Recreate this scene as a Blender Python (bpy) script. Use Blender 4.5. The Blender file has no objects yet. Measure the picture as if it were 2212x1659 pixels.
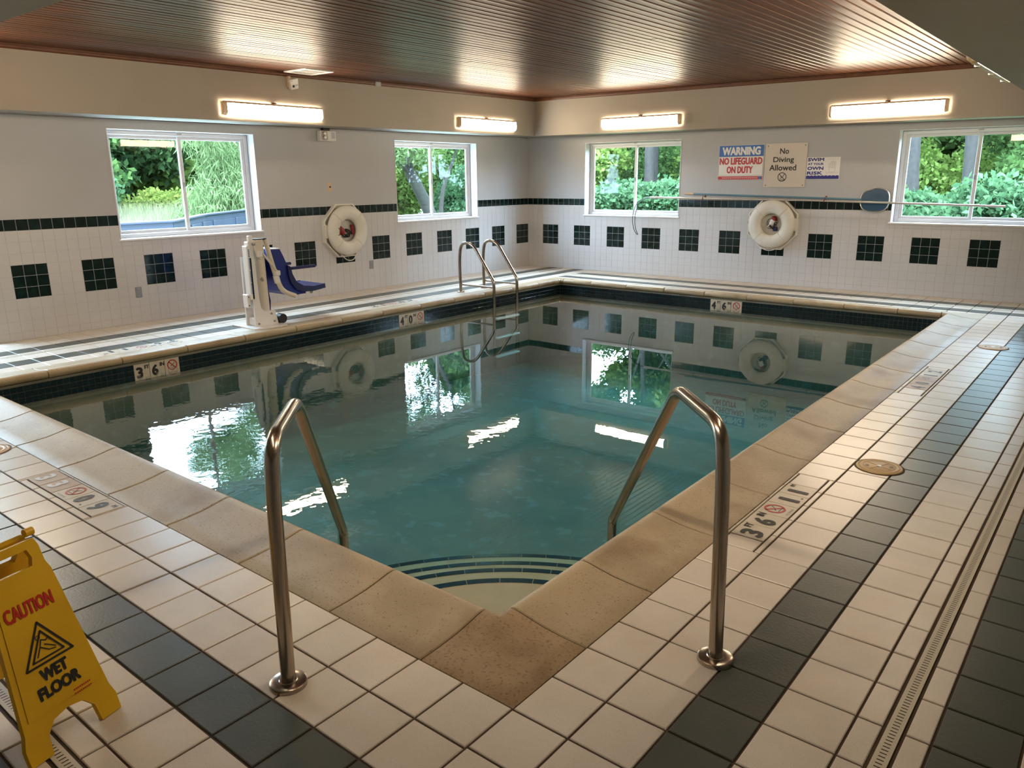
import bpy, math, random
import numpy as np
from mathutils import Matrix, Vector, Euler
random.seed(7)
S = bpy.context.scene
C = bpy.context.scene.collection
PI = math.pi
# ------------------------------------------------------------------ camera
cam = bpy.data.objects.new('camera', bpy.data.cameras.new('camera'))
C.objects.link(cam); S.camera = cam
CP = Vector((8.5184, -10.9925, 1.512)); YAW, PIT, ROL = -0.68164, -0.26079, -0.00943
FPX = 1667.19
cam.data.sensor_width = 36.0; cam.data.sensor_fit = 'HORIZONTAL'
cam.data.lens = FPX * 36.0 / 2212.0
fw = Vector((math.sin(YAW)*math.cos(PIT), math.cos(YAW)*math.cos(PIT), math.sin(PIT)))
rt = Vector((math.cos(YAW), -math.sin(YAW), 0)); up = rt.cross(fw)
r2 = rt*math.cos(ROL) + up*math.sin(ROL); u2 = -rt*math.sin(ROL) + up*math.cos(ROL)
CM = Matrix((r2, u2, -fw)).transposed().to_4x4(); CM.translation = CP
cam.matrix_world = CM
cam.data.clip_start = 0.05; cam.data.clip_end = 200
def px(p):                                  # where a point falls in the frame, only used to rank pieces by size
    d = Vector(p) - CP; z = d.dot(fw)
    if z < 0.05: return None
    return (1106 + FPX*d.dot(r2)/z, 829.5 - FPX*d.dot(u2)/z)
# ------------------------------------------------------------------ light
LAMP_COL = (1.0, 0.81, 0.58); LAMP_STR = 62.0
SKY_COL = (0.54, 0.76, 1.0); SKY_STR = 34.0
S.view_settings.view_transform = 'Standard'; S.view_settings.look = 'None'
S.view_settings.gamma = 1.0; S.view_settings.use_curve_mapping = False
S.view_settings.exposure = 0.15
wd = bpy.data.worlds.new('world'); S.world = wd; wd.use_nodes = True
bg = wd.node_tree.nodes['Background']; bg.inputs[0].default_value = (*SKY_COL, 1); bg.inputs[1].default_value = SKY_STR
sun = bpy.data.objects.new('sun', bpy.data.lights.new('sun', 'SUN')); C.objects.link(sun)
sun.data.energy = 5.0; sun.data.angle = 0.25; sun.data.color = (1.0, 0.95, 0.82)
sun.rotation_euler = Vector((-0.45, 0.35, -0.82)).to_track_quat('-Z', 'Y').to_euler()
S.cycles.use_denoising = True
S.cycles.max_bounces = 6; S.cycles.diffuse_bounces = 3; S.cycles.glossy_bounces = 3
S.cycles.transmission_bounces = 6; S.cycles.transparent_max_bounces = 12
S.cycles.sample_clamp_indirect = 4.0; S.cycles.caustics_reflective = False; S.cycles.blur_glossy = 0.5
S.cycles.use_adaptive_sampling = True; S.cycles.adaptive_threshold = 0.03
# ------------------------------------------------------------------ materials
MATS = {}
def mat(name, col, rough=0.5, metal=0.0, spec=0.5, coat=0.0, noise=None, bump=None, emit=None, trans=None):
    """noise=(scale, other colour, amount) ; bump=(scale, strength)"""
    m = bpy.data.materials.new(name); m.use_nodes = True; MATS[name] = m
    nt = m.node_tree; b = nt.nodes['Principled BSDF']
    b.inputs['Base Color'].default_value = (*col, 1); b.inputs['Roughness'].default_value = rough
    b.inputs['Metallic'].default_value = metal; b.inputs['Specular IOR Level'].default_value = spec
    b.inputs['Coat Weight'].default_value = coat
    if coat: b.inputs['Coat Roughness'].default_value = 0.1
    if emit: b.inputs['Emission Color'].default_value = (*emit[0], 1); b.inputs['Emission Strength'].default_value = emit[1]
    if trans: b.inputs['Transmission Weight'].default_value = trans
    if noise or bump:
        tc = nt.nodes.new('ShaderNodeTexCoord')
    if noise:
        n = nt.nodes.new('ShaderNodeTexNoise'); n.inputs['Scale'].default_value = noise[0]; n.inputs['Detail'].default_value = 5
        r = nt.nodes.new('ShaderNodeMapRange'); r.inputs[1].default_value = 0.42; r.inputs[2].default_value = 0.68
        r.inputs[4].default_value = noise[2]
        mx = nt.nodes.new('ShaderNodeMix'); mx.data_type = 'RGBA'
        mx.inputs['A'].default_value = (*col, 1); mx.inputs['B'].default_value = (*noise[1], 1)
        g = nt.nodes.new('ShaderNodeNewGeometry')
        nt.links.new(g.outputs['Position'], n.inputs['Vector']); nt.links.new(n.outputs['Fac'], r.inputs[0])
        nt.links.new(r.outputs[0], mx.inputs['Factor']); nt.links.new(mx.outputs['Result'], b.inputs['Base Color'])
    if bump:
        n = nt.nodes.new('ShaderNodeTexNoise'); n.inputs['Scale'].default_value = bump[0]; n.inputs['Detail'].default_value = 3
        bp = nt.nodes.new('ShaderNodeBump'); bp.inputs['Strength'].default_value = bump[1]; bp.inputs['Distance'].default_value = 0.004
        g = nt.nodes.new('ShaderNodeNewGeometry')
        nt.links.new(g.outputs['Position'], n.inputs['Vector']); nt.links.new(n.outputs['Fac'], bp.inputs['Height'])
        nt.links.new(bp.outputs['Normal'], b.inputs['Normal'])
    return m
def speckle(m, scale, col, lo, hi, amt, rnd=0.0, stain=None):
    """second layer of fine speckles over the base colour, plus tone change from piece to piece"""
    nt = m.node_tree; b = nt.nodes['Principled BSDF']; L = nt.links
    src = b.inputs['Base Color'].links[0].from_socket if b.inputs['Base Color'].links else None
    g = nt.nodes.new('ShaderNodeNewGeometry')
    cur = src
    def mixin(fac, c):
        nonlocal cur
        mx = nt.nodes.new('ShaderNodeMix'); mx.data_type = 'RGBA'
        if cur is not None: L.new(cur, mx.inputs['A'])
        else: mx.inputs['A'].default_value = b.inputs['Base Color'].default_value
        mx.inputs['B'].default_value = (*c, 1); L.new(fac, mx.inputs['Factor']); cur = mx.outputs['Result']
    if stain:
        n = nt.nodes.new('ShaderNodeTexNoise'); n.inputs['Scale'].default_value = stain[0]; n.inputs['Detail'].default_value = 4
        r = nt.nodes.new('ShaderNodeMapRange'); r.inputs[1].default_value = stain[2]; r.inputs[2].default_value = stain[3]; r.inputs[4].default_value = stain[4]
        L.new(g.outputs['Position'], n.inputs['Vector']); L.new(n.outputs['Fac'], r.inputs[0]); mixin(r.outputs[0], stain[1])
    n = nt.nodes.new('ShaderNodeTexNoise'); n.inputs['Scale'].default_value = scale; n.inputs['Detail'].default_value = 2
    r = nt.nodes.new('ShaderNodeMapRange'); r.inputs[1].default_value = lo; r.inputs[2].default_value = hi; r.inputs[4].default_value = amt
    L.new(g.outputs['Position'], n.inputs['Vector']); L.new(n.outputs['Fac'], r.inputs[0]); mixin(r.outputs[0], col)
    if rnd:
        oi = nt.nodes.new('ShaderNodeObjectInfo'); h = nt.nodes.new('ShaderNodeHueSaturation')
        mr = nt.nodes.new('ShaderNodeMapRange'); mr.inputs[3].default_value = 1-rnd; mr.inputs[4].default_value = 1+rnd
        L.new(oi.outputs['Random'], mr.inputs[0]); L.new(mr.outputs[0], h.inputs['Value']); L.new(cur, h.inputs['Color']); cur = h.outputs['Color']
    L.new(cur, b.inputs['Base Color'])
mat('cream_tile', (0.73, 0.66, 0.575), 0.30, noise=(5, (0.64, 0.565, 0.475), 0.6), bump=(60, 0.05))
speckle(MATS['cream_tile'], 260, (0.33, 0.25, 0.19), 0.60, 0.72, 0.45, 0.05)
mat('dark_tile', (0.060, 0.072, 0.062), 0.34, noise=(6, (0.085, 0.085, 0.070), 0.7), bump=(90, 0.16))
speckle(MATS['dark_tile'], 300, (0.14, 0.15, 0.13), 0.60, 0.72, 0.5, 0.12)
mat('grout', (0.085, 0.055, 0.035), 0.85, noise=(9, (0.05, 0.032, 0.02), 0.8))
mat('coping', (0.43, 0.34, 0.215), 0.5, noise=(3.2, (0.33, 0.25, 0.15), 0.8), bump=(45, 0.25))
speckle(MATS['coping'], 130, (0.12, 0.08, 0.045), 0.63, 0.70, 0.75, 0.05, stain=(2.1, (0.22, 0.135, 0.065), 0.55, 0.72, 0.85))
mat('coping_corner', (0.36, 0.25, 0.14), 0.6, noise=(6, (0.25, 0.16, 0.08), 0.9), bump=(45, 0.25))
speckle(MATS['coping_corner'], 90, (0.15, 0.085, 0.035), 0.55, 0.70, 0.7, 0)
mat('plaster', (0.21, 0.195, 0.15), 0.7, noise=(2.6, (0.14, 0.155, 0.13), 0.85))
speckle(MATS['plaster'], 7, (0.25, 0.28, 0.255), 0.60, 0.66, 0.5, 0)
mat('step_plaster', (0.46, 0.355, 0.225), 0.7, noise=(3.5, (0.38, 0.29, 0.18), 0.8))
mat('paint', (0.48, 0.49, 0.515), 0.55, noise=(1.3, (0.43, 0.43, 0.44), 0.5))
mat('lamplit_paint', (0.41, 0.365, 0.305), 0.55, noise=(1.1, (0.35, 0.305, 0.25), 0.6))  # wall paint again, with warm lamplight and missing daylight put into its colour
mat('white_tile', (0.62, 0.625, 0.645), 0.22, noise=(2.0, (0.56, 0.56, 0.575), 0.5))
mat('green_tile', (0.0045, 0.013, 0.012), 0.10, spec=0.35, noise=(14, (0.008, 0.024, 0.022), 0.8))
mat('blue_tile', (0.006, 0.016, 0.022), 0.12, noise=(20, (0.01, 0.028, 0.04), 0.8))
mat('step_tile', (0.004, 0.035, 0.06), 0.2)
mat('wood', (0.10, 0.038, 0.017), 0.40, spec=0.16, noise=(4, (0.075, 0.027, 0.012), 0.8), bump=(14, 0.06))
mat('wood_trim', (0.13, 0.040, 0.012), 0.4, noise=(9, (0.08, 0.022, 0.007), 0.7))
def wood_grain(m):
    nt = m.node_tree; b = nt.nodes['Principled BSDF']; L = nt.links
    cur = b.inputs['Base Color'].links[0].from_socket
    g = nt.nodes.new('ShaderNodeNewGeometry'); mp = nt.nodes.new('ShaderNodeMapping'); mp.inputs['Scale'].default_value = (40, 1.2, 1)
    n = nt.nodes.new('ShaderNodeTexNoise'); n.inputs['Scale'].default_value = 1.5; n.inputs['Detail'].default_value = 4
    mx = nt.nodes.new('ShaderNodeMix'); mx.data_type = 'RGBA'; mx.inputs['B'].default_value = (0.055, 0.02, 0.009, 1)
    r = nt.nodes.new('ShaderNodeMapRange'); r.inputs[1].default_value = .45; r.inputs[2].default_value = .75; r.inputs[4].default_value = .7
    oi = nt.nodes.new('ShaderNodeObjectInfo'); h = nt.nodes.new('ShaderNodeHueSaturation')
    mr = nt.nodes.new('ShaderNodeMapRange'); mr.inputs[3].default_value = .8; mr.inputs[4].default_value = 1.2
    L.new(g.outputs['Position'], mp.inputs['Vector']); L.new(mp.outputs[0], n.inputs['Vector']); L.new(n.outputs['Fac'], r.inputs[0])
    L.new(cur, mx.inputs['A']); L.new(r.outputs[0], mx.inputs['Factor'])
    L.new(oi.outputs['Random'], mr.inputs[0]); L.new(mr.outputs[0], h.inputs['Value']); L.new(mx.outputs['Result'], h.inputs['Color'])
    L.new(h.outputs['Color'], b.inputs['Base Color'])
wood_grain(MATS['wood'])
mat('steel', (0.44, 0.385, 0.33), 0.24, metal=1.0, noise=(5, (0.32, 0.27, 0.23), 0.6))
mat('vinyl', (0.80, 0.81, 0.84), 0.35)
mat('rim', (0.72, 0.55, 0.36), 0.3)
mat('white_plastic', (0.76, 0.75, 0.73), 0.4)
mat('ring_plastic', (0.74, 0.73, 0.68), 0.42, noise=(6, (0.62, 0.59, 0.52), 0.4))
mat('lift_white', (0.80, 0.80, 0.80), 0.3)
mat('lift_cream', (0.72, 0.66, 0.56), 0.3)
mat('lift_grey', (0.45, 0.47, 0.52), 0.35)
mat('lift_blue', (0.006, 0.018, 0.19), 0.35)
mat('lift_blue_dark', (0.004, 0.008, 0.075), 0.4)
mat('black', (0.006, 0.006, 0.006), 0.45)
mat('sign_white', (0.82, 0.82, 0.83), 0.3)
mat('sign_beige', (0.62, 0.56, 0.50), 0.25)
mat('sign_blue', (0.02, 0.13, 0.48), 0.35)
mat('sign_red', (0.45, 0.012, 0.02), 0.35)
mat('sign_navy', (0.012, 0.014, 0.22), 0.35)
mat('ink', (0.012, 0.012, 0.012), 0.5)
mat('ink_grey', (0.10, 0.11, 0.12), 0.5)
mat('ink_pale', (0.62, 0.66, 0.70), 0.4)
mat('ink_fine', (0.35, 0.35, 0.36), 0.5)
mat('marker_tile', (0.62, 0.56, 0.46), 0.35, noise=(8, (0.5, 0.43, 0.33), 0.6))
mat('marker_tan', (0.46, 0.34, 0.25), 0.4, noise=(8, (0.38, 0.27, 0.19), 0.6))
mat('yellow', (0.80, 0.47, 0.004), 0.38, noise=(7, (0.70, 0.39, 0.004), 0.5), bump=(120, 0.05))
mat('caution_red', (0.55, 0.02, 0.008), 0.4)
mat('gasket_cover', (0.56, 0.37, 0.16), 0.45)
mat('drain', (0.62, 0.56, 0.44), 0.5)
mat('grey_metal', (0.30, 0.30, 0.30), 0.35, metal=0.7)
mat('aluminium', (0.72, 0.70, 0.68), 0.3, metal=0.8)
mat('pole_blue', (0.12, 0.26, 0.36), 0.3)
mat('hook_green', (0.006, 0.022, 0.020), 0.35)
mat('cork', (0.66, 0.50, 0.36), 0.6)
mat('rust', (0.20, 0.055, 0.02), 0.6)
mat('red_cloth', (0.24, 0.014, 0.012), 0.6)
mat('rope', (0.68, 0.66, 0.62), 0.7)
mat('rail_paint', (0.020, 0.026, 0.045), 0.5)
mat('bark', (0.022, 0.018, 0.014), 0.9, noise=(12, (0.011, 0.009, 0.007), 0.9), bump=(25, 0.8))
mat('lawn', (0.045, 0.075, 0.022), 0.9, noise=(1.2, (0.07, 0.08, 0.03), 0.7))
mat('concrete', (0.5, 0.48, 0.45), 0.8)
def leaf(name, c1, c2):
    m = bpy.data.materials.new(name); m.use_nodes = True; MATS[name] = m
    nt = m.node_tree; nt.nodes.clear(); L = nt.links
    o = nt.nodes.new('ShaderNodeOutputMaterial'); d = nt.nodes.new('ShaderNodeBsdfDiffuse'); t = nt.nodes.new('ShaderNodeBsdfTranslucent')
    mx = nt.nodes.new('ShaderNodeMixShader'); mx.inputs[0].default_value = 0.4
    g = nt.nodes.new('ShaderNodeNewGeometry'); c = nt.nodes.new('ShaderNodeMix'); c.data_type = 'RGBA'
    c.inputs['A'].default_value = (*c1, 1); c.inputs['B'].default_value = (*c2, 1)
    L.new(g.outputs['Random Per Island'], c.inputs['Factor'])
    for s in (d, t): L.new(c.outputs['Result'], s.inputs['Color'])
    L.new(d.outputs[0], mx.inputs[1]); L.new(t.outputs[0], mx.inputs[2]); L.new(mx.outputs[0], o.inputs[0])
leaf('leaf_mid', (0.0380, 0.0759, 0.0228), (0.0987, 0.1670, 0.0531))
leaf('leaf_bright', (0.0759, 0.1290, 0.0228), (0.1670, 0.2277, 0.0607))
leaf('leaf_blue', (0.0380, 0.0835, 0.0380), (0.0911, 0.1670, 0.0759))
leaf('leaf_willow', (0.0683, 0.1063, 0.0380), (0.1518, 0.2049, 0.0911))
leaf('leaf_yellow', (0.075, 0.11, 0.022), (0.17, 0.20, 0.05)) #(0.0987, 0.1290, 0.0228), (0.2049, 0.2201, 0.0531))
leaf('leaf_dark', (0.0228, 0.0455, 0.0189), (0.0531, 0.0987, 0.0341))
leaf('grass', (0.0987, 0.1290, 0.0531), (0.2581, 0.2277, 0.1594))
def fresnel_clear(name, ior, tint, rough, ripple=False, absorb=None):
    m = bpy.data.materials.new(name); m.use_nodes = True; MATS[name] = m
    nt = m.node_tree; nt.nodes.clear(); L = nt.links
    o = nt.nodes.new('ShaderNodeOutputMaterial'); t = nt.nodes.new('ShaderNodeBsdfTransparent'); g = nt.nodes.new('ShaderNodeBsdfGlossy')
    t.inputs[0].default_value = (*tint, 1); g.inputs['Roughness'].default_value = rough; g.inputs['Color'].default_value = (1, 1, 1, 1)
    f = nt.nodes.new('ShaderNodeFresnel'); f.inputs[0].default_value = ior
    mx = nt.nodes.new('ShaderNodeMixShader'); L.new(t.outputs[0], mx.inputs[1]); L.new(g.outputs[0], mx.inputs[2])
    gb = nt.nodes.new('ShaderNodeNewGeometry'); fm = nt.nodes.new('ShaderNodeMath'); fm.operation = 'SUBTRACT'; fm.use_clamp = True   # the far face of a slab adds no second total reflection
    L.new(f.outputs[0], fm.inputs[0]); L.new(gb.outputs['Backfacing'], fm.inputs[1]); L.new(fm.outputs[0], mx.inputs[0])
    L.new(mx.outputs[0], o.inputs['Surface'])
    if ripple:
        ge = nt.nodes.new('ShaderNodeNewGeometry')
        n1 = nt.nodes.new('ShaderNodeTexNoise'); n1.inputs['Scale'].default_value = 2.2; n1.inputs['Detail'].default_value = 2
        n2 = nt.nodes.new('ShaderNodeTexNoise'); n2.inputs['Scale'].default_value = 11; n2.inputs['Detail'].default_value = 2
        # a ruffled patch where the inlet stirs the surface, calm elsewhere
        vd = nt.nodes.new('ShaderNodeVectorMath'); vd.operation = 'DISTANCE'; vd.inputs[1].default_value = (4.1, -8.3, -0.15)
        mr = nt.nodes.new('ShaderNodeMapRange'); mr.inputs[1].default_value = 0.7; mr.inputs[2].default_value = 2.6; mr.inputs[3].default_value = 1.0; mr.inputs[4].default_value = 0.02
        for n in (n1, n2): L.new(ge.outputs['Position'], n.inputs['Vector'])
        L.new(ge.outputs['Position'], vd.inputs[0]); L.new(vd.outputs['Value'], mr.inputs[0])
        mu = nt.nodes.new('ShaderNodeMath'); mu.operation = 'MULTIPLY'; L.new(n2.outputs['Fac'], mu.inputs[0]); L.new(mr.outputs[0], mu.inputs[1])
        ad = nt.nodes.new('ShaderNodeMath'); ad.operation = 'MULTIPLY_ADD'; ad.inputs[1].default_value = 0.12
        L.new(n1.outputs['Fac'], ad.inputs[0]); L.new(mu.outputs[0], ad.inputs[2])
        bp = nt.nodes.new('ShaderNodeBump'); bp.inputs['Strength'].default_value = 1.0; bp.inputs['Distance'].default_value = 0.0011
        L.new(ad.outputs[0], bp.inputs['Height'])
        L.new(bp.outputs['Normal'], g.inputs['Normal'])
    if absorb:
        v = nt.nodes.new('ShaderNodeVolumeAbsorption'); v.inputs['Color'].default_value = (*absorb[0], 1); v.inputs['Density'].default_value = absorb[1]
        L.new(v.outputs[0], o.inputs['Volume'])
    return m
fresnel_clear('glass', 1.3, (0.97, 0.99, 0.98), 0.02)
fresnel_clear('water', 1.33, (1, 1, 1), 0.0, True, ((0.34, 0.80, 0.85), 0.66))
m = fresnel_clear('diffuser', 1.5, (0.93, 0.93, 0.93), 0.15)
nt = m.node_tree; tl = nt.nodes.new('ShaderNodeBsdfTranslucent'); tl.inputs[0].default_value = (.9, .9, .9, 1); mx = nt.nodes.new('ShaderNodeMixShader'); mx.inputs[0].default_value = 0.16
out = nt.nodes['Material Output']; src = out.inputs[0].links[0].from_socket; nt.links.new(src, mx.inputs[1]); nt.links.new(tl.outputs[0], mx.inputs[2]); nt.links.new(mx.outputs[0], out.inputs[0])
m = bpy.data.materials.new('tube_glow'); m.use_nodes = True; MATS['tube_glow'] = m
e = m.node_tree.nodes.new('ShaderNodeEmission'); e.inputs[0].default_value = (*LAMP_COL, 1); e.inputs[1].default_value = LAMP_STR
m.node_tree.links.new(e.outputs[0], m.node_tree.nodes['Material Output'].inputs[0])
m = bpy.data.materials.new('net'); m.use_nodes = True; MATS['net'] = m
nt = m.node_tree; b = nt.nodes['Principled BSDF']; b.inputs['Base Color'].default_value = (0.03, 0.11, 0.22, 1); b.inputs['Roughness'].default_value = .6
b.inputs['Alpha'].default_value = 0.72
# ------------------------------------------------------------------ mesh helpers
class MB:
    def __init__(s, M=None): s.v = []; s.f = []; s.M = M
    def add(s, vs, fs):
        k = len(s.v); s.v += [tuple(s.M @ Vector(p)) if s.M else tuple(p) for p in vs]; s.f += [tuple(i+k for i in f) for f in fs]; return s
    def box(s, x0, x1, y0, y1, z0, z1):
        return s.add([(x0,y0,z0),(x1,y0,z0),(x1,y1,z0),(x0,y1,z0),(x0,y0,z1),(x1,y0,z1),(x1,y1,z1),(x0,y1,z1)],
                     [(0,3,2,1),(4,5,6,7),(0,1,5,4),(1,2,6,5),(2,3,7,6),(3,0,4,7)])
    def bbox(s, x0, x1, y0, y1, z0, z1, b):           # box with its edges chamfered
        vs = []; fs = []
        c = ((x0, x1), (y0, y1), (z0, z1)); idx = {}
        for sx in (0, 1):
            for sy in (0, 1):
                for sz in (0, 1):
                    sg = (sx, sy, sz)
                    for ax in range(3):
                        p = [c[a][sg[a]] + (0 if a == ax else (b if sg[a] == 0 else -b)) for a in range(3)]
                        idx[(sx, sy, sz, ax)] = len(vs); vs.append(p)
        def q(l): fs.append(tuple(idx[i] for i in l))
        for ax in range(3):
            o = [a for a in range(3) if a != ax]
            for sd in (0, 1):
                l = []
                for (a1, a2) in ((0,0),(1,0),(1,1),(0,1)):
                    k = [0,0,0]; k[ax] = sd; k[o[0]] = a1; k[o[1]] = a2; l.append((*k, ax))
                q(l)
            for s1 in (0, 1):
                for s2 in (0, 1):
                    k0 = [0,0,0]; k0[o[0]] = s1; k0[o[1]] = s2; k1 = list(k0); k0[ax] = 0; k1[ax] = 1
                    q([(*k0, o[0]), (*k0, o[1]), (*k1, o[1]), (*k1, o[0])])
        for sx in (0, 1):
            for sy in (0, 1):
                for sz in (0, 1): q([(sx, sy, sz, 0), (sx, sy, sz, 1), (sx, sy, sz, 2)])
        return s.add(vs, fs)
    def prism(s, poly, a, b, ax=2):                    # polygon pushed from a to b along axis ax (coordinates of poly are the other two axes)
        n = len(poly); o = [i for i in range(3) if i != ax]; vs = []
        for h in (a, b):
            for p in poly:
                q = [0,0,0]; q[ax] = h; q[o[0]] = p[0]; q[o[1]] = p[1]; vs.append(q)
        return s.add(vs, [tuple(range(n-1, -1, -1)), tuple(range(n, 2*n))] + [(i, (i+1) % n, n+(i+1) % n, n+i) for i in range(n)])
    def tube(s, path, r, n=10, cap=True, closed=False):
        P = [Vector(p) for p in path]; m = len(P); rs = r if isinstance(r, (list, tuple)) else [r]*m
        vs = []; fs = []; nrm = None
        for i in range(m):
            if closed: t = (P[(i+1) % m] - P[i-1]).normalized()
            else: t = ((P[min(i+1, m-1)] - P[i]).normalized() + (P[i] - P[max(i-1, 0)]).normalized()).normalized()
            if nrm is None:
                nrm = t.cross(Vector((0, 0, 1)) if abs(t.z) < .9 else Vector((1, 0, 0))).normalized()
            else: nrm = (nrm - t*nrm.dot(t)).normalized()
            bn = t.cross(nrm)
            for k in range(n):
                a = 2*PI*k/n; vs.append(P[i] + nrm*math.cos(a)*rs[i] + bn*math.sin(a)*rs[i])
        for i in range(m if closed else m-1):
            j = (i+1) % m
            for k in range(n): fs.append((i*n+k, i*n+(k+1) % n, j*n+(k+1) % n, j*n+k))
        if cap and not closed: fs += [tuple(range(n-1, -1, -1)), tuple((m-1)*n+k for k in range(n))]
        return s.add(vs, fs)
    def lathe(s, prof, n=24, ax=2, c=(0, 0, 0)):       # profile (radius, height) turned about axis ax
        o = [i for i in range(3) if i != ax]; vs = []; fs = []; m = len(prof)
        for i in range(n):
            a = 2*PI*i/n
            for r, h in prof:
                q = [c[0], c[1], c[2]]; q[ax] += h; q[o[0]] += r*math.cos(a); q[o[1]] += r*math.sin(a); vs.append(q)
        for i in range(n):
            j = (i+1) % n
            for k in range(m-1): fs.append((i*m+k, j*m+k, j*m+k+1, i*m+k+1))
        return s.add(vs, fs)
    def torus(s, R, r, n=40, k=14, ax=2, c=(0,0,0), sq=1.0):
        o = [i for i in range(3) if i != ax]; vs = []; fs = []
        for i in range(n):
            a = 2*PI*i/n
            for j in range(k):
                b = 2*PI*j/k; q = [c[0], c[1], c[2]]; rr = R + r*math.cos(b)
                q[ax] += r*sq*math.sin(b); q[o[0]] += rr*math.cos(a); q[o[1]] += rr*math.sin(a); vs.append(q)
        for i in range(n):
            for j in range(k): fs.append((i*k+j, ((i+1) % n)*k+j, ((i+1) % n)*k+(j+1) % k, i*k+(j+1) % k))
        return s.add(vs, fs)
    def build(s, name, m, parent=None, smooth=False, loc=None):
        me = bpy.data.meshes.new(name); me.from_pydata(s.v, [], s.f); me.update()
        if smooth:
            me.shade_smooth(); me.set_sharp_from_angle(angle=math.radians(38))
        me.materials.append(MATS[m])
        return link(name, me, parent, loc)
def link(name, me, parent=None, loc=None, rot=None):
    o = bpy.data.objects.new(name, me); C.objects.link(o)
    if parent: o.parent = parent
    if loc: o.location = loc
    if rot: o.rotation_euler = rot
    return o
def tag(o, label=None, cat=None, group=None, kind=None):
    if label: o['label'] = label
    if cat: o['category'] = cat
    if group: o['group'] = group
    if kind: o['kind'] = kind
    return o
def thing(name, label, cat, loc=(0,0,0), rz=0, group=None):
    o = link(name, None, None, loc, (0, 0, rz)); return tag(o, label, cat, group)
def struct(o): o['kind'] = 'structure'; return o
def bez(pts, fil, seg=6):                               # polyline with its corners rounded by distance fil
    P = [Vector(p) for p in pts]; out = [P[0]]
    for i in range(1, len(P)-1):
        f = fil[i] if isinstance(fil, (list, tuple)) else fil
        a = P[i] + (P[i-1]-P[i]).normalized()*min(f, (P[i-1]-P[i]).length*.49); b = P[i] + (P[i+1]-P[i]).normalized()*min(f, (P[i+1]-P[i]).length*.49)
        for k in range(seg+1):
            t = k/seg; out.append(a*(1-t)**2 + P[i]*2*t*(1-t) + b*t*t)
    out.append(P[-1]); return out
_txt = {}
def text_geo(s, bold=0.0):
    k = (s, bold)
    if k not in _txt:
        cu = bpy.data.curves.new('t', 'FONT'); cu.body = s; cu.align_x = 'CENTER'; cu.offset = bold; cu.resolution_u = 3
        o = bpy.data.objects.new('t', cu); C.objects.link(o)
        dg = bpy.context.evaluated_depsgraph_get(); me = bpy.data.meshes.new_from_object(o.evaluated_get(dg))
        v = np.array([p.co[:] for p in me.vertices]); f = [tuple(p.vertices) for p in me.polygons]
        v -= (v.min(0)+v.max(0))/2
        bpy.data.objects.remove(o); bpy.data.meshes.remove(me); bpy.data.curves.remove(cu); _txt[k] = (v, f)
    return _txt[k]
def text(mb, s, w, h, cx, cy, frame, bold=0.0, depth=0.0015):
    """letters w x h, centred at cx, cy of a frame (origin, right, up); a thin raised print"""
    v, f = text_geo(s, 0.0); o, R, U = [Vector(q) for q in frame]; N = R.cross(U); fat = h*bold*.8
    e = v.max(0)-v.min(0); sx = (w-2*fat)/e[0] if w else h/e[1]; sy = (h-2*fat)/e[1]
    for lv, (dx, dy) in enumerate(((0, 0), (fat, 0), (-fat, 0), (0, fat), (0, -fat), (fat*.7, fat*.7), (-fat*.7, fat*.7), (fat*.7, -fat*.7), (-fat*.7, -fat*.7)) if bold else ((0, 0),)):
        mb.add([o + R*(cx+dx+p[0]*sx) + U*(cy+dy+p[1]*sy) + N*(depth+lv*.00005) for p in v], f)
def flat(mb, poly, frame, depth=0.0015):
    o, R, U = [Vector(q) for q in frame]; N = R.cross(U)
    mb.add([o + R*p[0] + U*p[1] + N*depth for p in poly], [tuple(range(len(poly)))])
def ringpoly(mb, cx, cy, r0, r1, frame, n=28, depth=0.0015):
    o, R, U = [Vector(q) for q in frame]; N = R.cross(U); vs = []; fs = []
    for i in range(n):
        a = 2*PI*i/n
        for r in (r0, r1): vs.append(o + R*(cx+r*math.cos(a)) + U*(cy+r*math.sin(a)) + N*depth)
    for i in range(n): j = (i+1) % n; fs.append((2*i, 2*i+1, 2*j+1, 2*j))
    mb.add(vs, fs)
def stroke(mb, pts, w, frame, depth=0.0015):
    for (a, b) in zip(pts[:-1], pts[1:]):
        d = Vector((b[0]-a[0], b[1]-a[1], 0)); 
        if d.length == 0: continue
        d.normalize(); n = Vector((-d.y, d.x, 0))*w/2; e = d*w/3
        flat(mb, [(a[0]-n.x-e.x, a[1]-n.y-e.y), (b[0]-n.x+e.x, b[1]-n.y+e.y), (b[0]+n.x+e.x, b[1]+n.y+e.y), (a[0]+n.x-e.x, a[1]+n.y-e.y)], frame, depth)
_piece = {}
def piece(w, h, t, m, b=0.003):                         # a tile lying in XY, top at z=0, chamfered rim; meshes are shared
    k = (round(w, 4), round(h, 4), t, m)
    if k not in _piece:
        x, y = w/2, h/2
        v = [(sx*x, sy*y, -t) for sx, sy in ((-1,-1),(1,-1),(1,1),(-1,1))] + [(sx*x, sy*y, -b) for sx, sy in ((-1,-1),(1,-1),(1,1),(-1,1))] + \
            [(sx*(x-b), sy*(y-b), 0) for sx, sy in ((-1,-1),(1,-1),(1,1),(-1,1))]
        f = [(8,9,10,11)] + [(i, (i+1) % 4, 4+(i+1) % 4, 4+i) for i in range(4)] + [(4+i, 4+(i+1) % 4, 8+(i+1) % 4, 8+i) for i in range(4)]
        me = bpy.data.meshes.new('tile'); me.from_pydata(v, [], f); me.materials.append(MATS[m]); _piece[k] = me
    return _piece[k]
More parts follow.
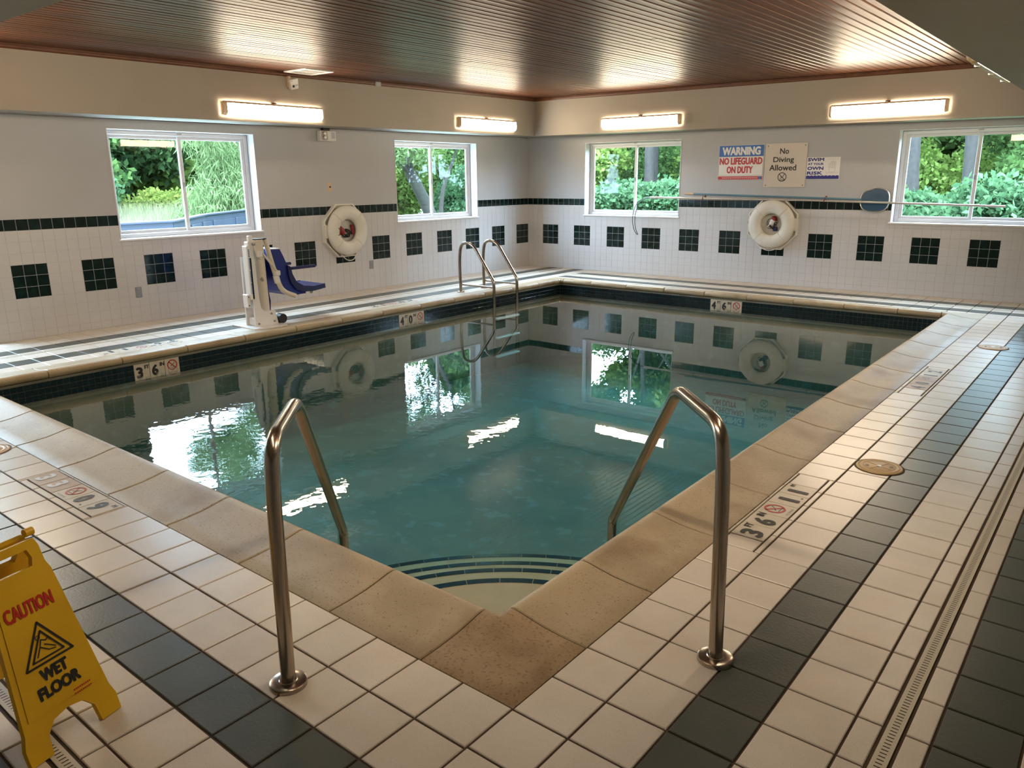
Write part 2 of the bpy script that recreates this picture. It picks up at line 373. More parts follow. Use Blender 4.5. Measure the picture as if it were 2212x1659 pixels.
def lay(parent, tiles, rot, name_of, mat_of, t=0.012, gap=0.004, limit=300, b=0.0025, jit=0.0, gaps={}):
    """tiles: (centre, w, h, kind). The largest in view of each kind become objects, the rest one joined part."""
    by = {}
    R = Euler(rot).to_matrix()
    for c, w, h, k in tiles:
        q = [px(Vector(c) + R @ Vector((sx*w/2, sy*h/2, 0))) for sx, sy in ((-1,-1),(1,-1),(1,1),(-1,1))]
        if any(p is None for p in q): ar = 0
        elif max(p[0] for p in q) < 0 or min(p[0] for p in q) > 2212 or max(p[1] for p in q) < 0 or min(p[1] for p in q) > 1659: ar = 0
        else: ar = abs(sum(q[i-1][0]*q[i][1] - q[i][0]*q[i-1][1] for i in range(4)))/2
        by.setdefault(k, []).append((ar, c, w, h))
    gap0 = gap
    for k, L in by.items():
        gap = gaps.get(k, gap0)
        L.sort(key=lambda a: -a[0]); mb = MB()
        for i, (ar, c, w, h) in enumerate(L):
            dz = random.uniform(-jit, jit) if jit else 0
            cc = Vector(c) + R @ Vector((0, 0, dz))
            if i < limit and ar > 0:
                link(name_of[k], piece(w-gap, h-gap, t, mat_of[k], b), parent, cc, rot)
            else:
                me = piece(w-gap, h-gap, t, mat_of[k], b)
                mb.add([cc + R @ v.co for v in me.vertices], [tuple(p.vertices) for p in me.polygons])
        if mb.v: tag(mb.build(name_of[k] + '_field', mat_of[k], parent), kind='stuff')
# ------------------------------------------------------------------ room measures
WL = [(-7.11, -5.38), (-3.105, -1.345)]; WR = [(1.187, 2.91), (5.92, 7.66)]; WZ = (0.905, 2.05)
RX, NY = 9.6, -12.2                        # right wall, near wall
XB, YB = 7.62, -9.68                       # faces of the right and near soffits
SD, SF = 0.45, 0.40                        # depth of left and far soffits
PX0, PX1, PY0, PY1 = 1.40, 7.282, -9.478, -1.11      # outer edge of the coping
OV = 0.315
QX0, QX1, QY0, QY1 = PX0+OV, PX1-OV, PY0+OV, PY1-OV  # pool walls
WATER = -0.147
# ------------------------------------------------------------------ walls
def wall_pieces(mb, ax, lo, hi, z0, z1, a0, a1, holes):
    """wall along an axis with window holes; a0..a1 is its thickness range"""
    def bx(u0, u1, q0, q1):
        if u1-u0 < 1e-4 or q1-q0 < 1e-4: return
        if ax == 'y': mb.box(a0, a1, u0, u1, q0, q1)
        else: mb.box(u0, u1, a0, a1, q0, q1)
    u = lo
    for h0, h1 in sorted(holes):
        bx(u, h0, z0, z1); bx(h0, h1, z0, WZ[0]); bx(h0, h1, WZ[1], z1); u = h1
    bx(u, hi, z0, z1)
mb = MB(); wall_pieces(mb, 'y', -8.45, 0.25, -0.1, 2.9, -0.25, -0.0022, WL); wall_left = struct(mb.build('wall_left', 'paint'))
mb = MB(); wall_pieces(mb, 'x', -0.007, RX+.2, -0.1, 2.9, 0.0022, 0.25, WR); wall_far = struct(mb.build('wall_far', 'paint'))
struct(MB().box(RX, RX+.2, NY-.2, 0.007, -0.1, 2.9).build('wall_right', 'paint'))
struct(MB().box(-1.4, RX, NY-.2, NY, -0.1, 2.9).build('wall_near', 'paint'))
struct(MB().box(-1.4, -0.25, -8.45, -8.25, -0.1, 2.9).box(-1.4, -0.007, -12.2, -10.9, -0.1, 2.9).box(-1.4, -1.2, -10.9, -8.45, 2.12, 2.9).build('wall_alcove', 'paint'))
# glazed door in the alcove off the left wall
d = struct(link('door_1', None, None, (-1.3, -9.675, 0)))
mb = MB()
for y in (-1.2, -0.03, 1.14): mb.bbox(-.05, .05, y, y+.06, 0, 2.12, .006)
mb.bbox(-.05, .05, -1.2, 1.2, 2.04, 2.12, .006).bbox(-.05, .05, -1.2, 1.2, 0, .06, .006); mb.build('door_frame', 'vinyl', d)
for y0, y1 in ((-1.14, -.03), (.03, 1.14)): MB().box(-.004, .004, y0, y1, .06, 2.04).build('pane', 'glass', d)
MB().bbox(.05, .09, .05, .07, .95, 1.15, .006).build('door_handle', 'steel', d)
# wall tiles
P1, P2 = 0.1093, 0.1088
ZL = [0.0] + [0.733 + 0.1092*k for k in range(-6, 5)]
def cut(u0, u1, z0, z1, holes):
    for h0, h1 in holes:
        if u1 > h0+1e-4 and u0 < h1-1e-4 and z1 > WZ[0]+1e-4:
            o = []
            if u0 < h0: o.append((u0, h0, z0, z1))
            if u1 > h1: o.append((h1, u1, z0, z1))
            if z0 < WZ[0]: o.append((max(u0, h0), min(u1, h1), z0, WZ[0]))
            return [q for q in o if q[1]-q[0] > .012 and q[3]-q[2] > .012]
    return [(u0, u1, z0, z1)]
def wall_tiles(side):
    T = []
    n = 77 if side == 'L' else 88
    P = P1 if side == 'L' else P2
    for i in range(n):
        for k in range(len(ZL)-1):
            if k == len(ZL)-2: kind = 'dark'
            elif 4 <= k <= 6 and ((i % 6) < 3 if side == 'L' else (i % 6) >= 3): kind = 'dark'
            else: kind = 'white'
            u0, u1 = (-(i+1)*P, -i*P) if side == 'L' else (i*P, (i+1)*P)
            for a, b, z0, z1 in cut(u0, u1, ZL[k], ZL[k+1], WL if side == 'L' else WR):
                c = (0.0, (a+b)/2, (z0+z1)/2) if side == 'L' else ((a+b)/2, 0.0, (z0+z1)/2)
                T.append((c, b-a, z1-z0, kind))
    return T
NM = {'white': 'wall_tile', 'dark': 'dark_wall_tile'}; MT = {'white': 'white_tile', 'dark': 'green_tile'}
lay(wall_left, wall_tiles('L'), (PI/2, 0, PI/2), NM, MT, t=0.0022, gap=0.0020, b=0.0006, jit=0.0003, gaps={'dark': 0.0042})
lay(wall_far, wall_tiles('R'), (PI/2, 0, 0), NM, MT, t=0.0022, gap=0.0020, b=0.0006, jit=0.0003, gaps={'dark': 0.0042})
# reveal tiles where the dark band turns into the window jambs
for (a, b) in WL:
    for k in range(1):
        link('dark_wall_tile', piece(.128, .106, .006, 'green_tile'), wall_left, (-.068, b-.0005+.0, (ZL[-2]+ZL[-1])/2), (PI/2, 0, 0))
for (a, b) in WR: link('dark_wall_tile', piece(.128, .106, .006, 'green_tile'), wall_far, (a+.0005, .068, (ZL[-2]+ZL[-1])/2), (PI/2, 0, PI/2))
# ------------------------------------------------------------------ ceiling, soffits
def hexa(mb, pts): mb.add(pts, [(0,3,2,1),(4,5,6,7),(0,1,5,4),(1,2,6,5),(2,3,7,6),(3,0,4,7)]); return mb
def zl(y): return 2.178 + 0.0045*y          # lower edges run slightly out of level
def zf(x): return 2.178 - 0.0068*x
def zt(x, y): return 2.713 - 0.0065*x + 0.0065*y
struct(hexa(MB(), [(0,NY,zl(NY)),(SD,NY,zl(NY)),(SD,0,zl(0)),(0,0,zl(0)),(0,NY,2.88),(SD,NY,2.88),(SD,0,2.88),(0,0,2.88)]).box(-1.2, 0, -10.9, -8.45, 2.15, 2.88).build('soffit_left', 'lamplit_paint'))
struct(hexa(MB(), [(SD,-SF,zf(SD)),(RX,-SF,zf(RX)),(RX,0,zf(RX)),(SD,0,zf(SD)),(SD,-SF,2.88),(RX,-SF,2.88),(RX,0,2.88),(SD,0,2.88)]).build('soffit_far', 'lamplit_paint'))
struct(MB().box(XB, RX, NY, -SF, 2.125, 2.88).build('soffit_right', 'lamplit_paint'))
struct(MB().box(SD, XB, NY, YB, 2.125, 2.88).build('soffit_near', 'lamplit_paint'))
struct(MB().box(-.25, RX+.2, NY-.2, .25, 2.9, 3.05).box(-1.4, -.25, -12.4, -8.25, 2.9, 3.05).build('roof', 'concrete'))
ceil = struct(MB().box(SD-.02, XB+.02, YB-.02, -SF+.02, 0.016, 0.05).build('ceiling', 'black'))
ceil.location = (0, 0, 2.757); ceil.rotation_euler = (0.0065, 0.0065, 0)
T = []; PW = 0.0886; npl = int((XB-SD)/PW)+1
_pl = {}
def plank(L):
    k = round(L, 3)
    if k not in _pl:
        w = (PW-.008)/2; b = .006
        v = []
        for y in (-L/2+.001, L/2-.001):
            v += [(-w, y, .014), (-w, y, b), (-w+b, y, 0), (0, y, .0012), (w-b, y, 0), (w, y, b), (w, y, .014)]
        f = [(i, i+7, i+8, i+1) for i in range(6)] + [tuple(range(7)), tuple(range(13, 6, -1))]
        me = bpy.data.meshes.new('plank'); me.from_pydata(v, [], f); me.materials.append(MATS['wood']); _pl[k] = me
    return _pl[k]
rr = random.Random(3)
cuts = [-9.68, -7.3, -5.2, -3.1, -1.6, -0.40]
for i in range(npl):
    x = SD + (i+.5)*PW
    if x > XB: continue
    c = sorted(rr.sample([-8.2, -7.0, -5.6, -4.4, -3.0, -1.8], 2)); e = [YB] + c + [-SF]
    for a, b in zip(e[:-1], e[1:]): link('ceiling_plank', plank(b-a), ceil, (x, (a+b)/2, rr.uniform(-.0012, .0012)), (0, rr.uniform(-.004, .004), 0))
def trim(name, p, q, n):
    h, t = 0.046, 0.022; P, Q = Vector(p), Vector(q); N = Vector(n)*t; Z = Vector((0,0,h))
    d = (Q-P).normalized()
    prof = [(0, 0), (.006, 0), (.012, .012), (.014, .026), (.022, .034), (.022, .05), (0, .05)]
    mb = MB(); vs = [e + Vector(n)*a + Vector((0,0,b)) for e in (P, Q) for a, b in prof]; k = len(prof)
    mb.add(vs, [(i, (i+1) % k, k+(i+1) % k, k+i) for i in range(k)] + [tuple(range(k)), tuple(range(2*k-1, k-1, -1))])
    return struct(mb.build(name, 'wood_trim'))
trim('trim_1', (SD, YB, zt(SD, YB)), (SD, -SF, zt(SD, -SF)), (1, 0, 0))
trim('trim_2', (SD, -SF, zt(SD, -SF)), (XB, -SF, zt(XB, -SF)), (0, -1, 0))
# ------------------------------------------------------------------ windows
def window(name, wall, a, b, slide):
    """local X along the wall, Y outwards into the room, Z up"""
    w = b-a; h = WZ[1]-WZ[0]
    if wall == 'L': o = link(name, None, None, (0, (a+b)/2, WZ[0]), (0, 0, -PI/2))
    else: o = link(name, None, None, ((a+b)/2, 0, WZ[0]), (0, 0, PI))
    struct(o); X = w/2; y0 = -0.20
    mb = MB()                                     # reveal lining
    mb.box(-X, -X+.006, -.13, .004, .006, h-.006).box(X-.006, X, -.13, .004, .006, h-.006).box(-X, X, -.13, .004, h-.006, h)
    mb.build('reveal', 'vinyl', o)
    MB().bbox(-X-.02, X+.02, -.13, .022, -.012, .010, .004).build('window_sill', 'vinyl', o)
    f = .055; mb = MB()
    mb.bbox(-X+.006, -X+f, y0, -.13, .01, h-.006, .006).bbox(X-f, X-.006, y0, -.13, .01, h-.006, .006)
    mb.bbox(-X+f, X-f, y0, -.13, h-f, h-.006, .006).bbox(-X+f, X-f, y0, -.13, .01, f, .006)
    mb.build('window_frame', 'vinyl', o)
    s = .042
    for side, yy in ((-1, -.165 if slide > 0 else -.19), (1, -.19 if slide > 0 else -.165)):
        x0, x1 = (-X+f, .025) if side < 0 else (-.025, X-f)
        sash = MB().bbox(x0, x0+s, yy, yy+.024, f, h-f, .004).bbox(x1-s, x1, yy, yy+.024, f, h-f, .004).bbox(x0+s, x1-s, yy, yy+.024, f, f+s*.8, .004).bbox(x0+s, x1-s, yy, yy+.024, h-f-s*.8, h-f, .004).build('sash', 'vinyl', o)
        MB().box(x0+s, x1-s, yy+.009, yy+.014, f+s*.8, h-f-s*.8).build('pane', 'glass', sash)
    MB().bbox(-.012, .012, -.141, -.128, h*.47, h*.52, .003).build('latch', 'grey_metal', o)
    MB().bbox(-.03, .03, -.15, -.128, h-.034, h-.02, .003).build('catch', 'grey_metal', o)
window('window_1', 'L', *WL[0], 1); window('window_2', 'L', *WL[1], 1); window('window_3', 'R', *WR[0], -1); window('window_4', 'R', *WR[1], -1)
# ------------------------------------------------------------------ deck
GZ = -0.006
def slab(name, x0, x1, y0, y1): return struct(MB().box(x0, x1, y0, y1, -0.25, GZ).build(name, 'grout'))
floor_right = slab('floor_right', PX1, RX, NY, 0)
floor_near = slab('floor_near', -1.3, PX1, NY, PY0)
floor_left = slab('floor_left', 0, PX0, PY0, 0)
floor_far = slab('floor_far', PX0, PX1, PY1, 0)
floor_alcove = slab('floor_alcove', -1.3, 0, PY0, -8.45)
TP = 0.1985
xr = [7.282, 7.481, 7.682, 7.881, 8.084, 8.157, 8.211, 8.278, 8.476, 8.674, 8.873, 9.07, 9.27, 9.47, 9.6]
kr = ['w', 'w', 'd', 'w', 'w', 'G', 'w', 'd', 'w', 'w', 'w', 'w', 'w', 'w']
def drange(a, b, s):
    o = []; v = a
    while v < b-1e-6: o.append((v, min(v+s, b))); v += s
    return o
yn = [-9.482 - .2025*i for i in range(3)] + [-10.097, -10.297]   # near rows, going away from the pool
near_rows = [(-9.478, -9.689, 'w'), (-9.689, -9.896, 'w'), (-9.896, -10.097, 'd'), (-10.097, -10.297, 'w'), (-10.297, -10.37, 'w'), (-10.37, -10.425, 'G'), (-10.425, -10.495, 'w'), (-10.495, -10.695, 'd')]
y = -10.695
while y > NY+.05: near_rows.append((y, max(y-.2, NY), 'w')); y -= .2
left_rows = [(0.0, .06, 'w'), (.06, .26, 'w'), (.26, .46, 'w'), (.46, .66, 'd'), (.66, .73, 'w'), (.73, .785, 'G'), (.785, .99, 'w'), (.99, 1.195, 'd'), (1.195, 1.40, 'w')]
far_rows = [(0, -.15, 'w'), (-.15, -.35, 'w'), (-.35, -.555, 'd'), (-.555, -.625, 'w'), (-.625, -.675, 'G'), (-.675, -.83, 'w'), (-.83, -1.03, 'd'), (-1.03, -1.11, 'w')]
joint_y = []
v = -9.482 - TP*13
while v < 0: joint_y.append(v); v += TP
def jy(a, b):
    c = [a] + [q for q in joint_y if a+.02 < q < b-.02] + [b]; return list(zip(c[:-1], c[1:]))
joint_x = [7.282 - TP*i for i in range(46)][::-1]
def jx(a, b):
    c = [a] + [q for q in joint_x if a+.02 < q < b-.02] + [b]; return list(zip(c[:-1], c[1:]))
MK = []                                         # rectangles kept free for the depth markers
MK.append((7.30, 7.451, -7.98, -7.262)); MK.append((7.31, 7.461, -4.93, -4.20)); MK.append((4.128, 4.888, -9.648, -9.495))
MK.append((1.21, 1.36, -8.02, -7.27)); MK.append((1.21, 1.36, -4.83, -4.08))
CV = [(7.603, -6.755), (7.61, -3.01), (3.46, -9.62)]   # round covers
def clear(x0, x1, y0, y1):
    """split a tile round the marker panels"""
    for a, b, c, e in MK:
        if x1 > a+.004 and x0 < b-.004 and y1 > c+.004 and y0 < e-.004:
            o = [(x0, min(x1, a), y0, y1), (max(x0, b), x1, y0, y1), (max(x0, a), min(x1, b), y0, min(y1, c)), (max(x0, a), min(x1, b), max(y0, e), y1)]
            return [q for q in o if q[1]-q[0] > .012 and q[3]-q[2] > .012]
    return [(x0, x1, y0, y1)]
FN = {'w': 'deck_tile', 'd': 'dark_deck_tile'}; FM = {'w': 'cream_tile', 'd': 'dark_tile'}
def put(T, x0, x1, y0, y1, k):
    for a, b, c, e in clear(x0, x1, y0, y1): T.append((((a+b)/2, (c+e)/2, 0), b-a, e-c, k))
T = []
for i, k in enumerate(kr):
    if k == 'G': continue
    for a, b in jy(NY, -1.03):
        kk = k
        if xr[i] >= 7.881-.01 and b < -10.1 and k == 'd' : kk = 'd'
        put(T, xr[i], xr[i+1], a, b, kk)
    for a, b, k2 in far_rows:
        if k2 != 'G' and a > -1.03+.001: put(T, xr[i], xr[i+1], b, a, k2 if (k2 == 'd' and (xr[i] < 7.87 or a > -.4 and xr[i] < 8.47)) else ('d' if k == 'd' else 'w'))
lay(floor_right, T, (0,0,0), FN, FM, t=.008, gap=.0075, jit=.0006)
T = []
for a, b, k in near_rows:
    if k == 'G': continue
    for x0, x1 in jx(0, PX1): put(T, x0, x1, b, a, k)
lay(floor_near, T, (0,0,0), FN, FM, t=.008, gap=.0075, jit=.0006)
T = []
for x0, x1, k in left_rows:
    if k == 'G': continue
    for a, b in jy(PY0, -.002):
        put(T, x0, x1, a, b, k)
lay(floor_left, T, (0,0,0), FN, FM, t=.008, gap=.006, jit=.0005)
T = []
for a, b, k in far_rows:
    if k == 'G': continue
    for x0, x1 in jx(PX0, PX1): put(T, x0, x1, b, a, k)
lay(floor_far, T, (0,0,0), FN, FM, t=.008, gap=.006, jit=.0005)
T = []
for x0, x1 in drange(-1.3, 0, .2):
    for a, b in drange(-10.9, -8.46, .2): put(T, x0, x1, a, b, 'w')
lay(floor_alcove, T, (0,0,0), FN, FM, t=.008, gap=.006)
# drain channels with slotted grates
def drain(name, label, p, q, w):
    P, Q = Vector(p), Vector(q); L = (Q-P).length; d = (Q-P).normalized(); rz = math.atan2(d.y, d.x)
    o = thing(name, label, 'drain', p, rz, None)
    n = int(L/.0155); mb = MB(); h = w/2; s = h*.46; g = .004; z = .0
    # strip with open slots: two side bands and a bar between each pair of slots
    mb.box(0, L, -h, -s, z-.004, z).box(0, L, s, h, z-.004, z)
    for i in range(n+1):
        x = i*L/n; mb.add([(x-.0155/2+g/2, -s, z), (x+.0155/2-g/2, -s, z), (x+.0155/2-g/2, s, z), (x-.0155/2+g/2, s, z)], [(0,1,2,3)])
    mb.build('grate', 'drain', o)
    MB().box(0, L, -h, h, z-.0052, z-.0045).build('channel', 'black', o)
    return o
drain('floor_drain', 'long slotted cream drain strip running beside the half tiles past the right grab rail', (8.184, -11.6, 0), (8.184, -.70, 0), .04)
drain('floor_drain', 'slotted cream drain strip under the yellow wet floor sign', (0.80, -10.397, 0), (8.15, -10.397, 0), .04)
drain('floor_drain', 'thin drain strip in the deck along the wall behind the pool lift', (.757, -9.4, 0), (.757, -.70, 0), .04)
drain('floor_drain', 'thin drain strip in the deck below the three warning signs', (.80, -.65, 0), (8.15, -.65, 0), .038)
# round covers of the skimmers
for (x, y), lab in zip(CV, ('tan round skimmer lid with slots in the deck past the 3 FT 6 IN marker', 'tan round skimmer lid in the deck beyond the 4 FT 0 IN marker', 'tan round skimmer lid beside the faded 0.9 M marker')):
    o = thing('skimmer_cover', lab, 'lid', (x, y, 0.001), 0.35)
    MB().lathe([(0, .006), (.075, .006), (.08, .004), (.085, .006), (.098, .006), (.101, .004), (.104, .006), (.112, .005), (.116, 0)], 36).build('lid', 'gasket_cover', o, True)
    MB().lathe([(0.116, .001), (.124, .001)], 36).build('collar', 'grout', o)
    MB().lathe([(0, .0085), (.012, .0085), (.016, .006)], 16).build('screw', 'aluminium', o, True)
    for s in (-1, 1): MB().box(s*.06-.008, s*.06+.008, -.012, .012, .0055, .0068).build('slot', 'black', o)
    for k in range(4):
        a = PI/4+k*PI/2; MB(Matrix.Rotation(a, 4, 'Z')).box(.02, .072, -.0012, .0012, .0055, .0075).build('rib', 'gasket_cover', o)
# ------------------------------------------------------------------ coping
cop = struct(link('pool_coping', None))
PROF = [(0, -.05), (0, -.002), (.004, .001), (.08, .003), (.17, .010), (.24, .022), (.28, .030), (.305, .033), (.322, .030), (.335, .021), (.342, .008), (.342, -.008), (.336, -.022), (.325, -.033), (.30, -.038), (.29, -.05)]
def cop_piece(o, d, n, L):
    """o start at the outer edge, d run direction, n towards the pool"""
    mb = MB(); e0, e1 = .004, L-.004; k = len(PROF); d, n, o = Vector(d), Vector(n), Vector(o); vs = []
    for s, ins in ((e0, .004), (e0+.004, 0), (e1-.004, 0), (e1, .004)):
        for a, b in PROF: vs.append(o + d*s + n*a + Vector((0, 0, b-ins)))
    f = []
    for r in range(3):
        for i in range(k-1): f.append((r*k+i, (r+1)*k+i, (r+1)*k+i+1, r*k+i+1))
    f += [tuple(range(k)), tuple(range(4*k-1, 3*k-1, -1))]
    mb.add(vs, f); return mb.build('coping_stone', 'coping', cop, True)
def cop_run(a, b, joints, fixed, axis, n):
    c = sorted([a, b] + joints)
    for p, q in zip(c[:-1], c[1:]):
        o = (fixed, p, 0) if axis == 'y' else (p, fixed, 0); d = (0, 1, 0) if axis == 'y' else (1, 0, 0)
        cop_piece(o, d, n, q-p)
CS = .385
cop_run(PY0+CS, PY1-CS, [-8.64, -8.06, -7.48, -6.885, -6.27, -5.67, -5.06, -4.45, -3.86, -3.26, -2.66, -2.06], PX1, 'y', (-1, 0, 0))
cop_run(PX0+CS, PX1-CS, [6.425, 5.84, 5.26, 4.68, 4.09, 3.49, 2.89, 2.30], PY0, 'x', (0, 1, 0))
cop_run(PY0+CS, PY1-CS, [-8.63, -8.03, -7.426, -6.82, -6.215, -5.608, -5.008, -4.392, -3.79, -3.19, -2.59, -1.99], PX0, 'y', (1, 0, 0))
cop_run(PX0+CS, PX1-CS, [2.28, 2.88, 3.48, 4.077, 4.662, 5.262, 5.86, 6.45], PY1, 'x', (0, -1, 0))
def cop_corner(cx, cy, sx, sy):
    """outer corner at cx, cy; pool lies towards sx, sy"""
    mb = MB(); k = len(PROF); vs = []
    for a, b in PROF: vs.append((cx + sx*(CS-.004), cy + sy*a, b))
    for a, b in PROF: vs.append((cx + sx*a, cy + sy*a, b))
    for a, b in PROF: vs.append((cx + sx*a, cy + sy*(CS-.004), b))
    f = []
    for r in range(2):
        for i in range(k-1): f.append((r*k+i, (r+1)*k+i, (r+1)*k+i+1, r*k+i+1))
    mb.add(vs, f + [tuple(range(k)), tuple(range(3*k-1, 2*k-1, -1))]); return mb
o = cop_corner(PX1, PY0, -1, 1).build('coping_corner_stone', 'coping_corner', cop, True); o['label'] = 'darker brown stained corner stone'
for a in ((PX0, PY0, 1, 1), (PX0, PY1, 1, -1), (PX1, PY1, -1, -1)): cop_corner(*a).build('coping_corner_stone', 'coping', cop, True)
# ------------------------------------------------------------------ pool basin
FLZ = -0.86
pf = struct(hexa(MB(), [(QX0-.1,QY0-.1,-1.4),(QX1+.1,QY0-.1,-1.4),(QX1+.1,QY1+.1,-1.4),(QX0-.1,QY1+.1,-1.4),(QX0-.1,QY0-.1,FLZ),(QX1+.1,QY0-.1,FLZ),(QX1+.1,QY1+.1,-1.15),(QX0-.1,QY1+.1,-1.15)]).build('pool_floor', 'plaster'))
pwl = struct(MB().box(QX0-.25, QX0-.005, PY0, PY1, -1.3, -.04).build('pool_wall_left', 'plaster'))
pwr = struct(MB().box(QX1+.005, QX1+.25, PY0, PY1, -1.3, -.04).build('pool_wall_right', 'plaster'))
pwn = struct(MB().box(QX0-.005, QX1+.005, PY0, QY0-.005, -1.3, -.04).build('pool_wall_near', 'plaster'))
pwf = struct(MB().box(QX0-.005, QX1+.005, QY1+.005, PY1, -1.3, -.04).build('pool_wall_far', 'plaster'))
WT = .0495; WTOP = -.060; MKL = [(-7.936, -7.512), (-4.745, -4.325)]; MKF = [(4.162, 4.598)]
def water_tiles(a, b, skip):
    o = []
    for u0, u1 in drange(a, b, WT):
        if any(u1 > s0+.003 and u0 < s1-.003 for s0, s1 in skip):
            for s0, s1 in skip:
                if u0 < s0 < u1: u1 = s0
                elif u0 < s1 < u1: u0 = s1
                elif u0 >= s0 and u1 <= s1: u1 = u0
        if u1-u0 < .008: continue
        for r in range(3): o.append(((u0+u1)/2, u1-u0, WTOP-WT*(r+.5)))
    return o
WN = {'b': 'waterline_tile'}; WM = {'b': 'blue_tile'}
lay(pwl, [((QX0, u, z), w, WT, 'b') for u, w, z in water_tiles(QY0, QY1, MKL)], (PI/2, 0, PI/2), WN, WM, t=.005, gap=.0035, b=.0008)
lay(pwf, [((u, QY1, z), w, WT, 'b') for u, w, z in water_tiles(QX0, QX1, MKF)], (PI/2, 0, 0), WN, WM, t=.005, gap=.0035, b=.0008)
lay(pwr, [((QX1, u, z), w, WT, 'b') for u, w, z in water_tiles(QY0, QY1, [])], (PI/2, 0, -PI/2), WN, WM, t=.005, gap=.0035, b=.0008, limit=0)
lay(pwn, [((u, QY0, z), w, WT, 'b') for u, w, z in water_tiles(QX0, QX1, [])], (PI/2, 0, PI), WN, WM, t=.005, gap=.0035, b=.0008, limit=0)
# corner steps
steps = struct(link('pool_steps', None, None, (QX1, QY0, 0)))
for r, z in ((.92, -.335), (1.26, -.465), (1.58, -.595), (1.92, -.725)):
    n = 28; poly = [(.05, -.05)] + [(-r*math.cos(PI/2*i/n)+(.05 if i == n else 0), r*math.sin(PI/2*i/n)-(.05 if i == 0 else 0)) for i in range(n+1)]
    MB().prism(poly, -1.3, z, 2).build('step', 'step_plaster', steps)
    k = int(r*PI/2/.15)
    for i in range(k):
        a0, a1 = PI/2*i/k+.0015/r, PI/2*(i+1)/k-.0015/r; mb = MB(); vs = []
        for j in range(4):
            a = a0+(a1-a0)*j/3
            for rad, h in ((r-.035, z-.001), (r-.035, z+.002), (r+.004, z+.002), (r+.004, z-.03)): vs.append((-rad*math.cos(a), rad*math.sin(a), h))
        mb.add(vs, [(j*4+q, (j+1)*4+q, (j+1)*4+q+1, j*4+q+1) for j in range(3) for q in range(3)]); mb.build('step_edge_tile', 'step_tile', steps)
# water
w = MB().box(QX0+.004, QX1-.004, QY0+.004, QY1-.004, -1.25, WATER).build('pool_water', 'water')
tag(w, 'clear greenish still water filling the indoor pool', 'water', kind='stuff')
# ------------------------------------------------------------------ depth markers
def nodive(mb_ring, mb_fig, cx, cy, r, fr, dep=.0015):
    ringpoly(mb_ring, cx, cy, r*.80, r, fr, depth=dep)
    a = math.radians(135); c, s = math.cos(a), math.sin(a)
    stroke(mb_ring, [(cx+c*r*.9, cy+s*r*.9), (cx-c*r*.9, cy-s*r*.9)], r*.17, fr, dep)
    stroke(mb_fig, [(cx+r*.45, cy+r*.42), (cx+.05*r, cy+.0*r), (cx-.35*r, cy-.2*r)], r*.12, fr, dep*.9)
    stroke(mb_fig, [(cx+.05*r, cy), (cx+.2*r, cy-.35*r)], r*.10, fr, dep*.9)
    stroke(mb_fig, [(cx-.5*r, cy-.55*r), (cx+.5*r, cy-.55*r)], r*.09, fr, dep*.9)
def marker(parent, origin, right, upv, tiles, tw, th, faded=False):
    """tiles: list of (material, [(text, w, h, cx, cy, ink)], symbol)"""
    o, R, U = Vector(origin), Vector(right), Vector(upv); N = R.cross(U)
    rot = Matrix((R, U, N)).transposed().to_euler()
    for i, (m, tx, sym) in enumerate(tiles):
        c = o + R*(tw*(i+.5)) + U*(th/2)
        t = link('marker_tile', piece(tw-.004, th-.004, .008, m, .0015), parent, c, rot)
        fr = ((0, 0, 0), (1, 0, 0), (0, 1, 0)); inks = {}
        for s, w_, h_, cx, cy, ink in tx: text(inks.setdefault(ink, MB()), s, w_, h_, cx, cy, fr, .07)
        for ink, mb in inks.items(): mb.build('lettering', ink, t)
        if sym:
            a, b = MB(), MB(); nodive(a, b, 0, .012, .048, fr); a.build('no_diving_symbol', sym, t); b.build('diver_pictogram', 'ink_grey', t)
            if sym == 'sign_red':
                mb = MB(); text(mb, 'NO DIVING', .085, .011, 0, -.058, fr); mb.build('lettering', 'ink_grey', t)
B = .148
big = lambda s, ink='ink': (s, .062 if s != '1' else .032, .10, -.022, -.004, ink)
small = lambda s, ink='ink': (s, .042, .036, .046, .038, ink)
mk_r1 = [('marker_tile', [big('3'), small('FT')], None), ('marker_tile', [big('6'), small('IN')], None), ('marker_tile', [], 'sign_red'), ('marker_tile', [(s, w_, h_, cx+.02, cy, k) for s, w_, h_, cx, cy, k in [big('1')]] + [('.', .012, .012, .045, -.05, 'ink')], None), ('marker_tile', [big('1'), ('M', .026, .024, .045, .045, 'ink')], None)]
marker(floor_right, (7.451, -7.98, 0.001), (0, 1, 0), (-1, 0, 0), mk_r1, .1436, .15)
g = 'ink_grey'
mk_r2 = [('marker_tan', [big('4', g)], None), ('marker_tan', [big('0', g)], None), ('marker_tan', [], 'ink_fine'), ('marker_tile', [big('1', g)], None), ('marker_tile', [big('2', g), ('M', .026, .024, .045, .045, g)], None)]
marker(floor_right, (7.461, -4.93, 0.001), (0, 1, 0), (-1, 0, 0), mk_r2, .146, .15)
mk_l1 = [('marker_tan', [big('3', 'ink_pale')], None), ('marker_tan', [big('3', 'ink_pale')], None), ('marker_tile', [], 'sign_red'), ('marker_tile', [big('0'), ('.', .012, .012, .045, -.05, 'ink')], None), ('marker_tile', [big('9'), ('M', .026, .024, .045, .045, 'ink')], None)]
marker(floor_near, (4.128, -9.648, 0.001), (1, 0, 0), (0, 1, 0), mk_l1, .152, .153)
marker(floor_left, (1.21, -7.27, 0.001), (0, -1, 0), (1, 0, 0), mk_r1, .15, .15)
